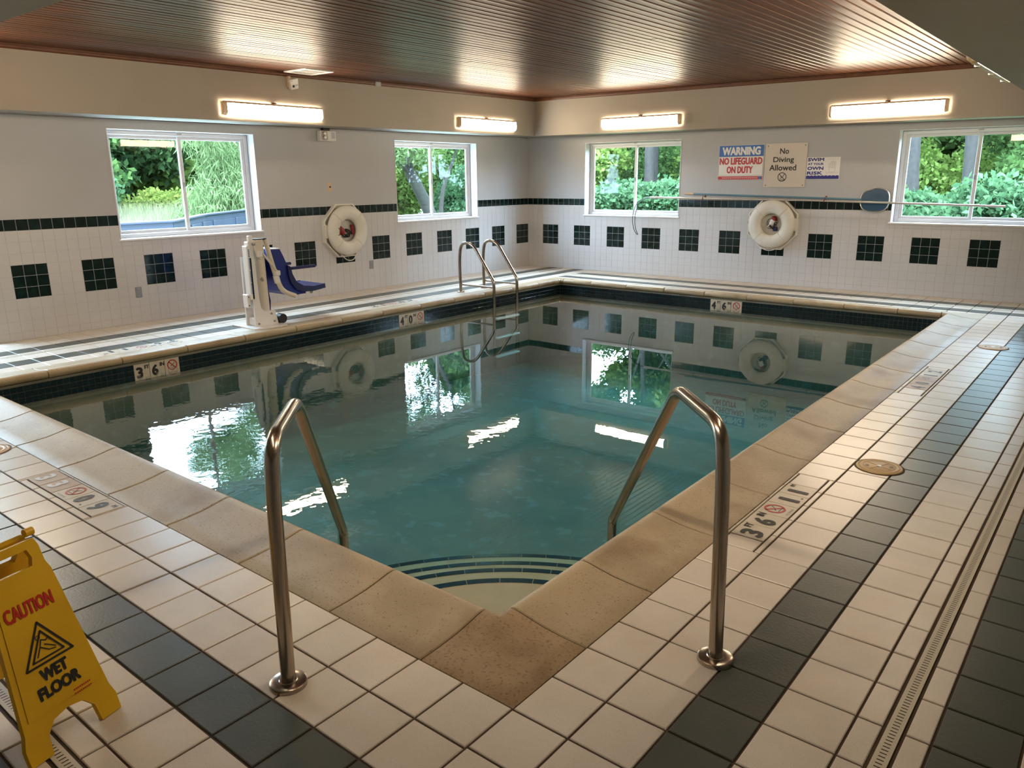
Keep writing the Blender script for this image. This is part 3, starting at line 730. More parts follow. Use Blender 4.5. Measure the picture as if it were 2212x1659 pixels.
marker(floor_left, (1.21, -4.08, 0.001), (0, -1, 0), (1, 0, 0), [mk_r1[0][:0] or ('marker_tile', [big('4'), small('FT')], None), ('marker_tile', [big('0'), small('IN')], None)] + [mk_r1[2], mk_r1[3], ('marker_tile', [big('2'), ('M', .026, .024, .045, .045, 'ink')], None)], .15, .15)
def vmark(parent, o, R, d, tw): marker(parent, o, R, (0, 0, 1), [('marker_tile', [big(d[0]), small('FT')], None), ('marker_tile', [big(d[1]), small('IN')], None), ('marker_tile', [], 'sign_red')], tw, B)
vmark(pwl, (QX0+.002, MKL[0][0], WTOP-B), (0, 1, 0), '36', .1413); vmark(pwl, (QX0+.002, MKL[1][0], WTOP-B), (0, 1, 0), '40', .14)
vmark(pwf, (MKF[0][0], QY1-.002, WTOP-B), (1, 0, 0), '46', .1453)
# ------------------------------------------------------------------ lights on the soffits
def lamp(c, rz, label, L=1.34):
    o = thing('fluorescent_light', label, 'light', c, rz, 'fluorescent fixtures round the soffit')
    H = .075
    MB().bbox(-L/2+.01, L/2-.01, 0, .024, -H+.008, H-.008, .004).build('housing', 'white_plastic', o)
    prof = [(.022, -H), (.055, -H), (.083, -H+.022), (.088, 0), (.083, H-.022), (.055, H), (.022, H)]; k = len(prof)
    xs = ((-L/2, .72), (-L/2+.02, 1), (-L/2+.034, 1), (L/2-.034, 1), (L/2-.02, 1), (L/2, .72)); vs = []
    for x, q in xs:
        for a, b in prof: vs.append((x, .022+(a-.022)*q, b*(.86+.14*(q == 1))))
    fs = [((r, i), (r*k+i, r*k+i+1, (r+1)*k+i+1, (r+1)*k+i)) for r in range(5) for i in range(k-1)]
    MB().add(vs, [f for (r, i), f in fs if not (r == 2 and 1 <= i <= 3)] + [tuple(range(k)), tuple(range(6*k-1, 5*k-1, -1))]).build('diffuser_rim', 'rim', o)
    MB().add(vs, [f for (r, i), f in fs if r == 2 and 1 <= i <= 3]).build('diffuser', 'tube_glow', o)
    for q in (-1, 1):
        for z in (-.032, .032): MB().bbox(q*(L/2-.027)-.005, q*(L/2-.027)+.005, .08, .0885, z-.009, z+.009, .001).build('tube_holder', 'grey_metal', o)
    for s in (-1, 0, 1):
        for z in (-H, H): MB().bbox(s*L*.38-.012, s*L*.38+.012, .03, .062, z-.006, z+.006, .002).build('clip', 'aluminium', o)
    MB().bbox(-.028, .028, .002, .03, H-.008, H+.018, .003).build('bracket', 'rust', o)
lamp((SD, -5.38, 2.28), -PI/2, 'lit fluorescent light on the soffit nearest above the pool lift')
lamp((SD, -1.62, 2.305), -PI/2, 'lit fluorescent light on the soffit above the window by the ladder')
lamp((SD, -8.95, 2.27), -PI/2, 'fluorescent light on the left soffit near the glazed door')
lamp((2.435, -SF, 2.305), PI, 'lit fluorescent light above the window with the hooked pole end')
lamp((5.84, -SF, 2.285), PI, 'lit fluorescent light above the swim at your own risk sign')
lamp((XB, -2.62, 2.285), PI/2, 'fluorescent light on the right soffit near the far wall')
lamp((XB, -4.85, 2.213), PI/2, 'fluorescent light on the right soffit showing as a thin bright sliver')
lamp((XB, -8.1, 2.285), PI/2, 'fluorescent light on the right soffit near the camera end of the pool')
lamp((6.5, YB, 2.285), 0, 'fluorescent light on the near soffit by the grab rails')
lamp((2.4, YB, 2.285), 0, 'fluorescent light on the near soffit by the glazed door')
# ------------------------------------------------------------------ wall fittings
def on_left(name, label, cat, y, z, x=0.0, group=None): return thing(name, label, cat, (x, y, z), -PI/2, group)
def on_far(name, label, cat, x, z, y=0.0, group=None): return thing(name, label, cat, (x, y, z), PI, group)
FR = lambda d=0.0: ((0, d, 0), (-1, 0, 0), (0, 0, 1))     # print frame of a wall thing: right, up
# emergency light
o = on_left('emergency_light', 'small box emergency light high on the wall between the two windows', 'light', -4.315, 2.06)
MB().bbox(-.13, .13, 0, .07, -.065, .065, .008).build('body', 'white_plastic', o)
MB().bbox(.02, .12, .068, .10, -.055, .055, .012).build('lens', 'diffuser', o)
for s in (-.02, .03): MB().lathe([(0, .03), (.018, .028), (.024, .012), (.012, 0)], 16, 1, (.07, .066, s)).build('bulb', 'aluminium', o, True)
MB().box(-.11, -.05, .0695, .071, -.03, .05).build('louvre', 'lift_grey', o)
MB().bbox(-.05, .06, .0, .05, .065, .10, .004).build('conduit_box', 'black', o)
# wall outlets and blank plates
o = on_left('wall_switch', 'cream switch plate on the painted wall above the left ring buoy', 'switch', -4.29, 1.42, -.006)
MB().bbox(-.035, .035, 0, .007, -.058, .058, .003).build('plate', 'cork', o); MB().bbox(-.006, .006, .006, .02, -.012, .012, .002).build('toggle', 'black', o)
for y, z, lab in ((-6.995, .335, 'steel blank plate on the tiled wall below the window by the pool lift'), (-3.65, .338, 'steel blank plate on the tiled wall near the pool ladder')):
    o = on_left('wall_plate', lab, 'plate', y, z); MB().bbox(-.035, .035, 0, .006, -.058, .058, .002).build('plate', 'grey_metal', o)
    for s in (-.04, .04): MB().lathe([(0, .008), (.004, .0075), (.005, .005)], 10, 1, (0, 0, s)).build('screw', 'aluminium', o)
# alarm box hanging from the soffit edge
o = thing('alarm_box', 'small tilted white alarm box hanging on the soffit under the ceiling vent', 'alarm', (SD, -5.11, 2.60), -PI/2)
M = Matrix.Translation((0, .05, 0)) @ Matrix.Rotation(math.radians(14), 4, 'Y') @ Matrix.Rotation(math.radians(-18), 4, 'X')
body = MB(M).bbox(-.055, .055, -.025, .025, -.06, .055, .006).build('body', 'white_plastic', o)
MB(M).lathe([(0, .012), (.012, .010), (.016, 0)], 14, 1, (.02, .024, -.02)).build('knob', 'black', body)
MB(M).box(-.045, .0, .0252, .0258, -.022, -.006).build('label_plate', 'lift_grey', body)
MB(M).box(.035, .045, .0252, .0262, .036, .045).build('lamp_dot', 'sign_red', body)
MB().bbox(.03, .06, 0, .05, -.04, .08, .004).build('bracket', 'cork', o)
# ceiling vent grille
o = thing('ceiling_vent', 'white square vent grille in the wooden ceiling above the alarm box', 'vent', (.78, -5.09, 2.713), .02)
mb = MB(); h = .2
for a in ((-h, h, -h, -h+.03), (-h, h, h-.03, h), (-h, -h+.03, -h+.03, h-.03), (h-.03, h, -h+.03, h-.03)): mb.bbox(*a, -.012, .004, .003)
mb.build('frame', 'white_plastic', o)
MB().box(-h+.03, h-.03, -h+.03, h-.03, .001, .003).build('duct', 'black', o)
for i in range(9): y = -h+.05+i*.0375; MB(Matrix.Translation((0, y, -.004)) @ Matrix.Rotation(.6, 4, 'X')).box(-h+.03, h-.03, -.012, .012, -.0012, .0012).build('slat', 'white_plastic', o)
MB().box(-.008, .008, -h+.03, h-.03, -.011, -.008).build('bar', 'white_plastic', o)
MB().bbox(0, .03, -.05, .05, -.03, .035, .012).build('plaster_patch', 'paint', bpy.data.objects['soffit_left'], loc=(SD, -3.77, 2.705))
# ring buoys in their octagonal holders
def octo(s, k=.414): return [(s, s*k), (s*k, s), (-s*k, s), (-s, s*k), (-s, -s*k), (-s*k, -s), (s*k, -s), (s, -s*k)]
def buoy(mk, u, z, lab_h, lab_r, lab_l, kind):
    o = mk('ring_holder', lab_h, 'holder', u, z, group='ring buoy holders')
    mb = MB(); a, b = octo(.352), octo(.335); vs = [(p[0], 0, p[1]) for p in a] + [(p[0], .055, p[1]) for p in a] + [(p[0], .06, p[1]) for p in b] + [(p[0], .02, p[1]) for p in b]
    f = [(i, (i+1) % 8, 8+(i+1) % 8, 8+i) for i in range(8)] + [(8+i, 8+(i+1) % 8, 16+(i+1) % 8, 16+i) for i in range(8)] + [(16+i, 16+(i+1) % 8, 24+(i+1) % 8, 24+i) for i in range(8)] + [tuple(range(24, 32))]
    mb.add(vs, f).build('tray', 'ring_plastic', o)
    for s in (-1, 1): MB().bbox(s*.335-.02, s*.335+.02, .03, .075, -.09, .09, .006).build('side_tab', 'ring_plastic', o)
    r = mk('ring_buoy', lab_r, 'ring buoy', u, z, group='ring buoys on the walls')
    MB().torus(.240, .094, 56, 16, 1, (0, .095, 0), .62).build('ring', 'ring_plastic', r, True)
    for k in range(4):
        a = PI/4+k*PI/2
        p = [(math.cos(a)*(.240+.095*math.cos(t)), .095+.0590*math.sin(t), math.sin(a)*(.240+.095*math.cos(t))) for t in [PI*.02+PI*.96*i/12 for i in range(13)]]
        MB().tube(p, .0035, 6).build('seam', 'rope', r, True)
    p = bez([(.14, .10, -.31), (.06, .12, -.40 if kind == 'L' else -.36), (-.06, .12, -.40 if kind == 'L' else -.36), (-.13, .10, -.31)], .07); MB().tube(p, .006, 6).build('grab_rope', 'rope', r, True)
    l = mk('throw_line', lab_l, 'rope', u, z)
    rg = random.Random(5 if kind == 'L' else 9); pts = []
    for i in range(46):
        a = i*.9+rg.uniform(-.3, .3); rad = rg.uniform(.03, .095); pts.append((math.cos(a)*rad, .045+rg.uniform(0, .03), (math.sin(a)*rad*.7 - .035) if kind == 'L' else math.sin(a)*rad))
    MB().tube(bez(pts, .03, 3), .0055 if kind == 'L' else .0035, 6).build('cord', 'black', l, True)
    if kind == 'L':
        MB(Matrix.Translation((.07, .045, .0)) @ Matrix.Rotation(.5, 4, 'Y')).lathe([(0, -.05), (.045, -.045), (.05, .0), (.03, .05), (0, .055)], 14).build('bag', 'red_cloth', l, True)
        MB().tube([(-.118, .05, -.06), (-.122, .05, .0), (-.11, .05, .07)], .022, 8).build('float_end', 'red_cloth', l, True)
        MB().tube([(.09, .07, -.005), (.075, .07, -.03), (.06, .07, -.045)], .012, 8).build('float_band', 'sign_white', l, True)
    else:
        MB(Matrix.Translation((-.005, .05, .045)) @ Matrix.Rotation(-.5, 4, 'Y')).lathe([(0, -.06), (.035, -.055), (.04, 0), (.036, .02)], 14).build('float_body', 'sign_white', l, True)
        MB(Matrix.Translation((-.018, .05, .07)) @ Matrix.Rotation(-.5, 4, 'Y')).lathe([(.041, -.01), (.042, .02), (.02, .04), (0, .045)], 14).build('float_cap', 'red_cloth', l, True)
        MB(Matrix.Translation((-.045, .05, -.065))).bbox(-.03, .03, -.02, .02, -.028, .028, .008).build('buckle', 'lift_blue_dark', l)
        MB(Matrix.Translation((.04, .07, -.01)) @ Matrix.Rotation(.9, 4, 'Y')).bbox(-.05, .03, -.004, .004, -.008, .008, .002).build('tag', 'sign_white', l)
    h = mk('ring_latch', 'small rusty hook latch on the ' + ('left-wall ring buoy' if kind == 'L' else 'ring buoy below the no diving sign'), 'latch', u, z)
    MB().tube([(.21 if kind == 'L' else .325, .172 if kind == 'L' else .09, .05), (.2 if kind == 'L' else .335, .185 if kind == 'L' else .10, .02), (.21 if kind == 'L' else .325, .185 if kind == 'L' else .10, -.04), (.22 if kind == 'L' else .33, .172 if kind == 'L' else .09, -.05)], .006, 6).build('hook', 'rust', h)
buoy(on_left, -4.115, .845, 'white octagonal ring buoy holder on the wall by the pool lift', 'white ring buoy on the wall between the two windows left of the ladder', 'tangled black throw line with red bag inside the ring buoy by the pool lift', 'L')
buoy(on_far, 4.398, .85, 'white octagonal ring buoy holder under the no diving allowed sign', 'white ring buoy hanging below the no diving allowed sign', 'thin cord with red and white float inside the ring below the signs', 'R')
# poles
o = thing('skimmer_net', 'blue flat skimmer net on a thin blue pole held on the far wall', 'net', (3.03, -.05, 1.262))
MB().tube([(0, 0, 0), (.14, 0, -.004)], .017, 12).build('handle', 'cork', o, True)
MB().tube([(.13, 0, -.004), (2.53, .005, -.062)], .0125, 12).build('pole', 'pole_blue', o, True)
cx, cz = 2.685, -.068; pts = []
for i in range(28):
    a = 2*PI*i/28; ex = math.copysign(abs(math.cos(a))**.7, math.cos(a)); ez = math.copysign(abs(math.sin(a))**.75, math.sin(a))
    pts.append((cx + ex*.175, .012, cz + ez*.150 + (-.02 if ex < -.3 and ez > 0 else 0)))
MB().tube(pts, .0075, 8, closed=True).build('rim', 'aluminium', o, True)
MB().add([p for p in pts] + [(cx, .022, cz)], [(i, (i+1) % 28, 28) for i in range(28)]).build('mesh', 'net', o)
o = thing('rescue_hook', 'long aluminium pole with a dark looped rescue hook across the far wall', 'pole', (2.475, -.085, 1.202))
MB().tube([(0, 0, 0), (2.4, 0, -.018), (4.705, 0, -.068)], .0135, 12).build('pole', 'aluminium', o, True)
MB().tube([(-.02, 0, .0), (.12, 0, -.001)], .0155, 12).build('collar', 'aluminium', o, True)
loop = bez([(0, 0, 0), (-.10, 0, .0), (-.25, -.02, -.08), (-.31, -.03, -.30), (-.27, -.05, -.48), (-.20, -.07, -.56), (-.165, -.085, -.565)], .12, 5)
MB().tube(loop, .0055, 8).build('hook', 'hook_green', o, True)
loop = bez([(0, .0, -.004), (-.09, -.03, -.01), (-.20, -.06, -.10), (-.23, -.09, -.30), (-.21, -.10, -.46), (-.165, -.085, -.565)], .12, 5)
MB().tube(loop, .0055, 8).build('hook', 'hook_green', o, True)
for x, z, lab in ((3.335, 1.205, 'rusty wall hook holding the poles left of the ring buoy'), (5.09, 1.19, 'rusty wall hook holding the poles near the skimmer net')):
    o = thing('wall_hook', lab, 'hook', (x, 0, z)); MB().tube(bez([(0, .0, .02), (0, -.03, -.018), (0, -.105, -.03), (.02, -.115, .03)], .02), .005, 8).build('hook', 'rust', o, True)
    MB().bbox(-.012, .012, -.008, 0, .0, .05, .002).build('plate', 'rust', o)
# ------------------------------------------------------------------ signs
def board(name, label, x0, x1, z0, z1, m, t=.006):
    o = on_far(name, label, 'sign', (x0+x1)/2, (z0+z1)/2, -.0)
    MB().bbox(-(x1-x0)/2, (x1-x0)/2, -.004, t, -(z1-z0)/2, (z1-z0)/2, .0015).build('panel', m, o); return o
def pr(o, name, m, fn, d):
    mb = MB(); fn(mb, FR(d)); mb.build(name, m, o)
def rect(mb, x0, x1, y0, y1, fr, dep=.0008): flat(mb, [(x0, y0), (x1, y0), (x1, y1), (x0, y1)], fr, dep)
o = board('warning_sign', 'blue, white and red warning sign reading no lifeguard on duty', 3.518, 4.188, 1.457, 1.935, 'sign_white'); D = .006
W2, H2 = .335, .239
pr(o, 'blue_band', 'sign_blue', lambda b, f: rect(b, -W2+.004, W2-.004, .085, H2-.004, f), D)
pr(o, 'lettering', 'sign_white', lambda b, f: text(b, 'WARNING', .57, .115, 0, .158, f, .075), D)
pr(o, 'lettering', 'sign_red', lambda b, f: (text(b, 'NO LIFEGUARD', .635, .098, 0, .02, f, .06), text(b, 'ON DUTY', .39, .098, -.01, -.10, f, .06)), D)
pr(o, 'border', 'ink', lambda b, f: [rect(b, *q, f) for q in ((-W2+.006, W2-.006, .082, .0845), (-W2+.006, W2-.006, -.178, -.175), (-W2+.006, -W2+.009, -.178, .082), (W2-.009, W2-.006, -.178, .082))], D)
pr(o, 'red_band', 'sign_red', lambda b, f: rect(b, -W2+.004, W2-.004, -H2+.005, -.19, f), D)
pr(o, 'small_print', 'sign_white', lambda b, f: [rect(b, -.27+i*.03, -.27+i*.03+.022, -.216, -.208, f, .0016) for i in range(18)], D)
pr(o, 'emblem', 'sign_blue', lambda b, f: rect(b, .28, .32, -.231, -.193, f, .0016), D)
o = board('no_diving_sign', 'large beige sign with black words no diving allowed', 4.205, 4.787, 1.353, 1.94, 'sign_beige', .008); D = .008
pr(o, 'lettering', 'ink', lambda b, f: (text(b, 'No', .125, .075, -.02, .19, f, .03), text(b, 'Diving', .29, .092, -.025, .068, f, .025), text(b, 'Allowed', .375, .078, -.03, -.03, f, .03)), D)
def nd(b, f):
    ringpoly(b, -.03, -.155, .052, .062, f)
    stroke(b, [(-.073, -.113), (.013, -.197)], .009, f); stroke(b, [(0.0, -.115), (-.025, -.16), (-.055, -.175)], .008, f); stroke(b, [(-.068, -.195), (.008, -.195)], .008, f); stroke(b, [(-.045, -.15), (-.043, -.152)], .012, f)
pr(o, 'no_diving_symbol', 'ink', nd, D)
for sx in (-.26, .255):
    for sz in (-.265, .26): MB().lathe([(0, .0035), (.006, .003), (.007, 0)], 10, 1, (sx, .008, sz)).build('screw', 'ink', o)
o = board('swim_risk_sign', 'small white sign with navy words swim at your own risk and a splashing hand', 4.793, 5.23, 1.455, 1.744, 'sign_white'); D = .006
pr(o, 'lettering', 'sign_navy', lambda b, f: (text(b, 'SWIM', .215, .045, -.10, .115, f, .09), text(b, 'AT YOUR', .21, .030, -.10, .058, f, .07), text(b, 'OWN', .215, .045, -.10, .002, f, .09), text(b, 'RISK', .205, .045, -.105, -.060, f, .09)), D)
def wave(b, f):
    n = 36; up_ = [(-.215+.43*i/n, -.098 + .008*abs(math.sin(i*PI/4))) for i in range(n+1)]
    for (a, c) in zip(up_[:-1], up_[1:]): flat(b, [(a[0], -.138), (c[0], -.138), c, a], f)
pr(o, 'wave_band', 'sign_navy', wave, D)
def hand(b, f):
    ox, oy = .12, .0
    for k, (dx, h) in enumerate(((-.045, .06), (-.02, .085), (.005, .092), (.03, .08))): stroke(b, [(ox+dx, oy), (ox+dx-.004, oy+h), (ox+dx+.012, oy+h), (ox+dx+.014, oy)], .003, f)
    stroke(b, [(ox-.045, oy), (ox-.03, oy-.05), (ox+.03, oy-.05), (ox+.044, oy)], .003, f)
    for a in range(8): x = ox-.07+a*.02; stroke(b, [(x, oy-.07), (x-.01+.003*a, oy-.045)], .003, f)
    for a in range(5): x = ox-.06+a*.03; stroke(b, [(x, oy+.115), (x+.004, oy+.122)], .004, f)
pr(o, 'hand_drawing', 'ink_fine', hand, D)
# ------------------------------------------------------------------ pool ladder and rails
def flange(o, x, y, R, m='steel'): return MB().lathe([(0, .020), (R*.45, .020), (R*.5, .017), (R*.9, .017), (R*.98, .014), (R, .009), (R, 0)], 32, 2, (x, y, 0)).build('flange', m, o, True)
def ladder():
    o = thing('pool_ladder', 'stainless steel two-rail pool ladder by the far left window', 'ladder', (1.292, -2.94, 0))
    for y in (-.245, .245):
        p = bez([(0, y, 0), (-.012, y, .47), (.03, y, .68), (.24, y, .66), (.585, y, .20), (.597, y, .15), (.597, y, -1.0)], [0, .16, .11, .13, .035, .035, 0], 8)
        MB().tube(p, .0205, 14).build('rail', 'steel', o, True)
        MB().tube([(.0, y, .107), (.597, y, .108)], .0135, 10).build('brace', 'steel', o, True); flange(o, 0, y, .05)
    for z in (-.32, -.58, -.84): MB().bbox(.57, .65, -.245, .245, z-.012, z+.012, .006).build('tread', 'white_plastic', o)
ladder()
def grab(loc, lab):
    o = thing('grab_rail', lab, 'rail', (*loc, 0), math.atan2(.710, -.704), 'grab rails at the corner steps')
    p = bez([(0, 0, 0), (.035, 0, .64), (.075, 0, .770), (.505, 0, .770), (1.45, 0, -.175), (1.48, 0, -.60)], [0, .10, .09, .07, .03, 0], 8)
    MB().tube(p, .0225, 20).build('rail', 'steel', o, True); flange(o, 0, 0, .058)
grab((6.665, -9.822), 'bronze-toned steel grab rail on the deck behind the wet floor sign'); grab((7.648, -8.889), 'bronze-toned steel grab rail on the deck beside the dark tile stripe')
# ------------------------------------------------------------------ wet floor sign
def wet_sign():
    e = Vector((-.256, .967, 0)); n = Vector((.967, .256, 0))
    mid = Vector((6.392, -10.333, 0)) ; back = mid - n*.36
    o = thing('wet_floor_sign', 'yellow folding caution wet floor sign standing on the deck', 'sign', tuple((mid+back)/2), math.atan2(e.y, e.x), None)
    # local X along the sign's width (away from camera right), local Y = -n side
    H, lean = .565, .15
    def panel(sgn, name):
        # sgn -1: panel facing the pool end (n direction), local y negative is n
        y0, y1 = sgn*.18, sgn*.012
        a = Matrix.Translation((0, y0, 0)); ang = math.atan2(y1-y0, H)
        M = a @ Matrix.Rotation(-ang, 4, 'X')
        out = [(-.138, 0), (-.076, 0), (-.070, .055), (-.045, .085), (0, .094), (.045, .085), (.070, .055), (.076, 0), (.138, 0), (.140, .05), (.098, .475), (.085, .50), (.082, .55), (.072, .572)]
        left = [(-q[0], q[1]) for q in out[::-1][:5]]
        hole = [(-.045, .505), (.045, .505), (.052, .52), (.045, .548), (-.045, .548), (-.052, .52)]
        # panel as strips so that the handle hole stays open
        mb = MB(M); t = .009
        def strip(poly): mb.prism(poly, -t, t, 1)
        strip([(-.138, 0), (-.076, 0), (-.070, .055), (-.045, .085), (-.128, .085), (-.1385, .05)])
        strip([(.076, 0), (.138, 0), (.1385, .05), (.128, .085), (.045, .085), (.070, .055)])
        strip([(-.128, .085), (-.045, .085), (0, .094), (.045, .085), (.128, .085), (.091, .475), (-.091, .475)])
        strip([(-.091, .475), (.091, .475), (.082, .50), (-.082, .50)])
        strip([(-.082, .50), (-.045, .50), (-.052, .522), (-.045, .548), (-.072, .572), (-.082, .55)]); strip([(.045, .50), (.082, .50), (.080, .55), (.072, .572), (.045, .548), (.052, .522)])
        strip([(-.045, .548), (.045, .548), (.072, .572), (-.072, .572)])
        p = mb.build(name, 'yellow', o)
        f = MB(M); s = -1 if sgn < 0 else 1
        f.prism([(-.108, .115), (.108, .115), (.078, .45), (-.078, .45)], s*t, s*(t+.0022), 1); f.build('raised_face', 'yellow', p)
        fr = (M @ Vector((0, s*(t+.0022), 0)), (M.to_3x3() @ Vector((1, 0, 0))) * (1 if sgn < 0 else -1), M.to_3x3() @ Vector((0, 0, 1)))
        mb = MB(); text(mb, 'CAUTION', .138, .042, -.004, .400, fr, .05); mb.build('lettering', 'caution_red', p)
        mb = MB(); text(mb, 'WET', .080, .036, 0, .210, fr, .08); text(mb, 'FLOOR', .122, .036, 0, .165, fr, .08); mb.build('lettering', 'ink', p)
        mb = MB()
        for r_, w in ((.0, .006), (.016, .005)):
            A, Bq, Cq = (0, .352-r_*1.6), (-.068+r_*1.45, .240+r_*.75), (.068-r_*1.45, .240+r_*.75); stroke(mb, [A, Bq, Cq, A], w, fr)
        mb.build('warning_triangle', 'ink', p)
        mb = MB(); ringpoly(mb, -.012, .312, .0045, .0068, fr)
        stroke(mb, [(-.006, .303), (-.014, .285), (.006, .268), (.024, .263)], .003, fr); stroke(mb, [(-.006, .303), (.006, .296), (.014, .301), (.018, .292)], .003, fr); stroke(mb, [(-.014, .285), (-.022, .272), (-.028, .262)], .003, fr); stroke(mb, [(.0, .287), (.016, .276), (.026, .268)], .003, fr)
        mb.build('slipping_figure', 'ink', p)
        mb = MB()
        for i in range(9): rect(mb, .028+i*.006, .032+i*.006, .124, .129, fr, .001)
        for i in range(9): rect(mb, .028+i*.006, .032+i*.006, .113, .117, fr, .001)
        mb.build('small_print', 'caution_red', p)
    panel(-1, 'front_panel'); panel(1, 'back_panel')
    for s in (-1, 1): MB().tube([(s*.078-.012, 0, H-.004), (s*.078+.012, 0, H-.004)], .012, 12).build('hinge', 'yellow', o, True)
wet_sign()
# ------------------------------------------------------------------ pool lift
def lift():
    o = thing('pool_lift', 'white pool lift with a blue plastic seat standing on the deck', 'pool lift', (1.24, -6.30, 0), 0)
    X = 0.0
    MB().prism([(-.22, -.22), (.20, -.22), (.24, -.10), (.24, .16), (.10, .20), (-.22, .12)], .0, .012, 2).build('base_plate', 'lift_white', o)
    MB().bbox(-.05, .085, -.12, .10, .012, .10, .01).build('base_block', 'lift_white', o)
    b = MB().prism([(-.14, .012), (.14, .012), (.11, .16), (-.02, .165), (-.055, .20), (-.07, .30), (-.085, .72), (-.14, .74)], .085, .105, 0).build('side_plate', 'lift_white', o)
    MB().prism([(-.14, .012), (.14, .012), (.11, .16), (-.02, .165), (-.055, .20), (-.07, .30), (-.085, .72), (-.14, .74)], -.075, -.055, 0).build('side_plate', 'lift_white', o)
    for y, z in ((-.10, .04), (.09, .045), (.06, .13)): MB().lathe([(0, .012), (.010, .010), (.012, 0)], 10, 0, (.105, y, z)).build('bolt', 'grey_metal', b)
    mast = MB().tube([(.015, .035, .10), (.015, .02, .915)], .060, 24).build('mast', 'lift_cream', o, True)
    MB().tube([(.015, .02, .912), (.015, .02, .922)], .064, 24).build('cap', 'black', mast, True)
    MB().tube([(.015, .10, .905), (.015, .10, .922)], .035, 20).build('cap', 'black', mast, True)
    mb = MB()
    for i in range(3): stroke(mb, [(-.02+.01*i, -.01*i), (0.0+.008*i, .02-.012*i)], .008, ((.0835, .0, .50), (0, 1, 0), (0, 0, 1)), .001)
    mb.build('emblem', 'ink_grey', mast)
    MB().bbox(.01, .09, -.135, -.075, .20, .90, .008).build('channel', 'lift_white', o)
    ch = MB().bbox(.015, .105, -.165, -.115, .30, .86, .008).build('actuator_cover', 'lift_white', o)
    mb = MB()
    for i in range(30): z = .35+i*.016; rect(mb, -.008, .008, z, z+(.010 if i % 8 else .003), ((.1055, -.145, 0), (0, 1, 0), (0, 0, 1)), .0006)
    mb.build('lettering', 'sign_blue', ch)
    MB().tube([(.05, -.085, .22), (.05, -.075, .80)], .022, 12).build('actuator', 'lift_grey', o, True)
    MB().bbox(.03, .07, -.11, -.06, .90, .96, .006).build('lug', 'lift_white', o)
    MB().lathe([(0, .02), (.016, .018), (.018, 0)], 12, 0, (.09, -.075, .875)).build('pivot_pin', 'grey_metal', o, True)
    MB().prism([(-.09, .90), (.0, .91), (.03, .80), (.02, .70), (-.05, .74)], .085, .10, 0).build('gusset', 'lift_cream', o)
    MB().bbox(.085, .115, -.045, .015, .735, .80, .006).build('bracket', 'lift_white', o)
    # arm down to the seat
    arm = MB().tube(bez([(.03, .11, .91), (.04, .15, .70), (.05, .205, .47), (.05, .26, .34), (.05, .42, .275)], [0, .05, .05, .09, 0]), .027, 16).build('arm', 'lift_cream', o, True)
    MB().tube([(.047, .193, .52), (.05, .21, .44)], .034, 16).build('clamp', 'lift_white', arm, True)
    MB().tube([(.10, .02, .775), (.085, .195, .56)], .011, 10).build('strut', 'lift_cream', o, True)
    MB().bbox(.05, .10, .17, .225, .52, .575, .008).build('strut_block', 'lift_white', o)
    # seat: side outline in YZ swept across X, facing +Y
    side = [(.150, .80), (.262, .797), (.30, .72), (.338, .628), (.352, .56), (.372, .48), (.43, .40), (.52, .362), (.62, .345), (.62, .29), (.40, .282), (.33, .292), (.27, .335), (.235, .40), (.21, .50), (.19, .62), (.165, .72)]
    inner = [(.150, .80), (.185, .80), (.215, .66), (.24, .52), (.275, .42), (.345, .345), (.45, .315), (.62, .32), (.62, .29), (.40, .282), (.33, .292), (.27, .335), (.235, .40), (.21, .50), (.19, .62), (.165, .72)]
    seat = MB().prism(inner, -.34, .03, 0).build('seat_shell', 'lift_blue', o)
    for x0 in (-.365, .03): MB().prism(side, x0, x0+.028, 0).build('side_panel', 'lift_blue', seat)
    MB().prism([(.148, .80), (.262, .797), (.262, .806), (.148, .809)], -.365, .058, 0).build('seat_rim', 'lift_white', seat)
    MB().bbox(-.36, -.03, .07, .15, .40, .74, .02).build('back_panel', 'lift_blue', o)
    for x0 in (-.40, .060):
        MB().prism([(.33, .62), (.37, .60), (.385, .52), (.43, .43), (.52, .378), (.66, .358), (.81, .372), (.815, .322), (.66, .305), (.50, .312), (.42, .345), (.36, .43), (.335, .52)], x0, x0+.022, 0).build('leg_guard', 'lift_blue_dark', seat)
    for x0 in (-.40, .055): MB().bbox(x0, x0+.035, .345, .70, .565, .597, .008).build('armrest', 'lift_blue_dark', o)
    MB().prism([(.62, .352), (.815, .368), (.815, .335), (.62, .315)], -.365, .058, 0).build('leg_rest', 'lift_blue_dark', o)
    MB().tube([(.055, .62, .30), (.075, .62, .30)], .020, 14).build('roller', 'grey_metal', o, True)
    MB().bbox(.060, .070, .55, .655, .278, .322, .004).build('hinge_plate', 'lift_white', o)
    MB().prism([(.37, .58), (.40, .58), (.475, .43), (.46, .40), (.41, .42)], -.30, -.295, 0).build('seat_belt', 'lift_blue_dark', o)
    st = MB().prism([(.105, .38), (.125, .38), (.145, .25), (.135, .14), (.12, .12), (.112, .22)], -.02, -.015, 0).build('strap', 'lift_blue', o); MB().bbox(-.03, -.005, .10, .135, .225, .26, .004).build('buckle', 'black', st)
    MB().tube([(.05, .185, .062), (.13, .185, .062)], .050, 24).build('wheel', 'black', o, True)
    MB().prism([(.12, .012), (.25, .012), (.235, .075), (.20, .095), (.15, .08)], .04, .06, 0).build('wheel_bracket', 'lift_white', o)
    MB().bbox(.0, .09, -.20, -.165, .22, .36, .006).build('control_box', 'lift_white', o)
    for z in (.245, .335): MB().lathe([(0, .006), (.006, .005), (.007, 0)], 8, 0, (.09, -.185, z)).build('bolt', 'ink', o)
lift()
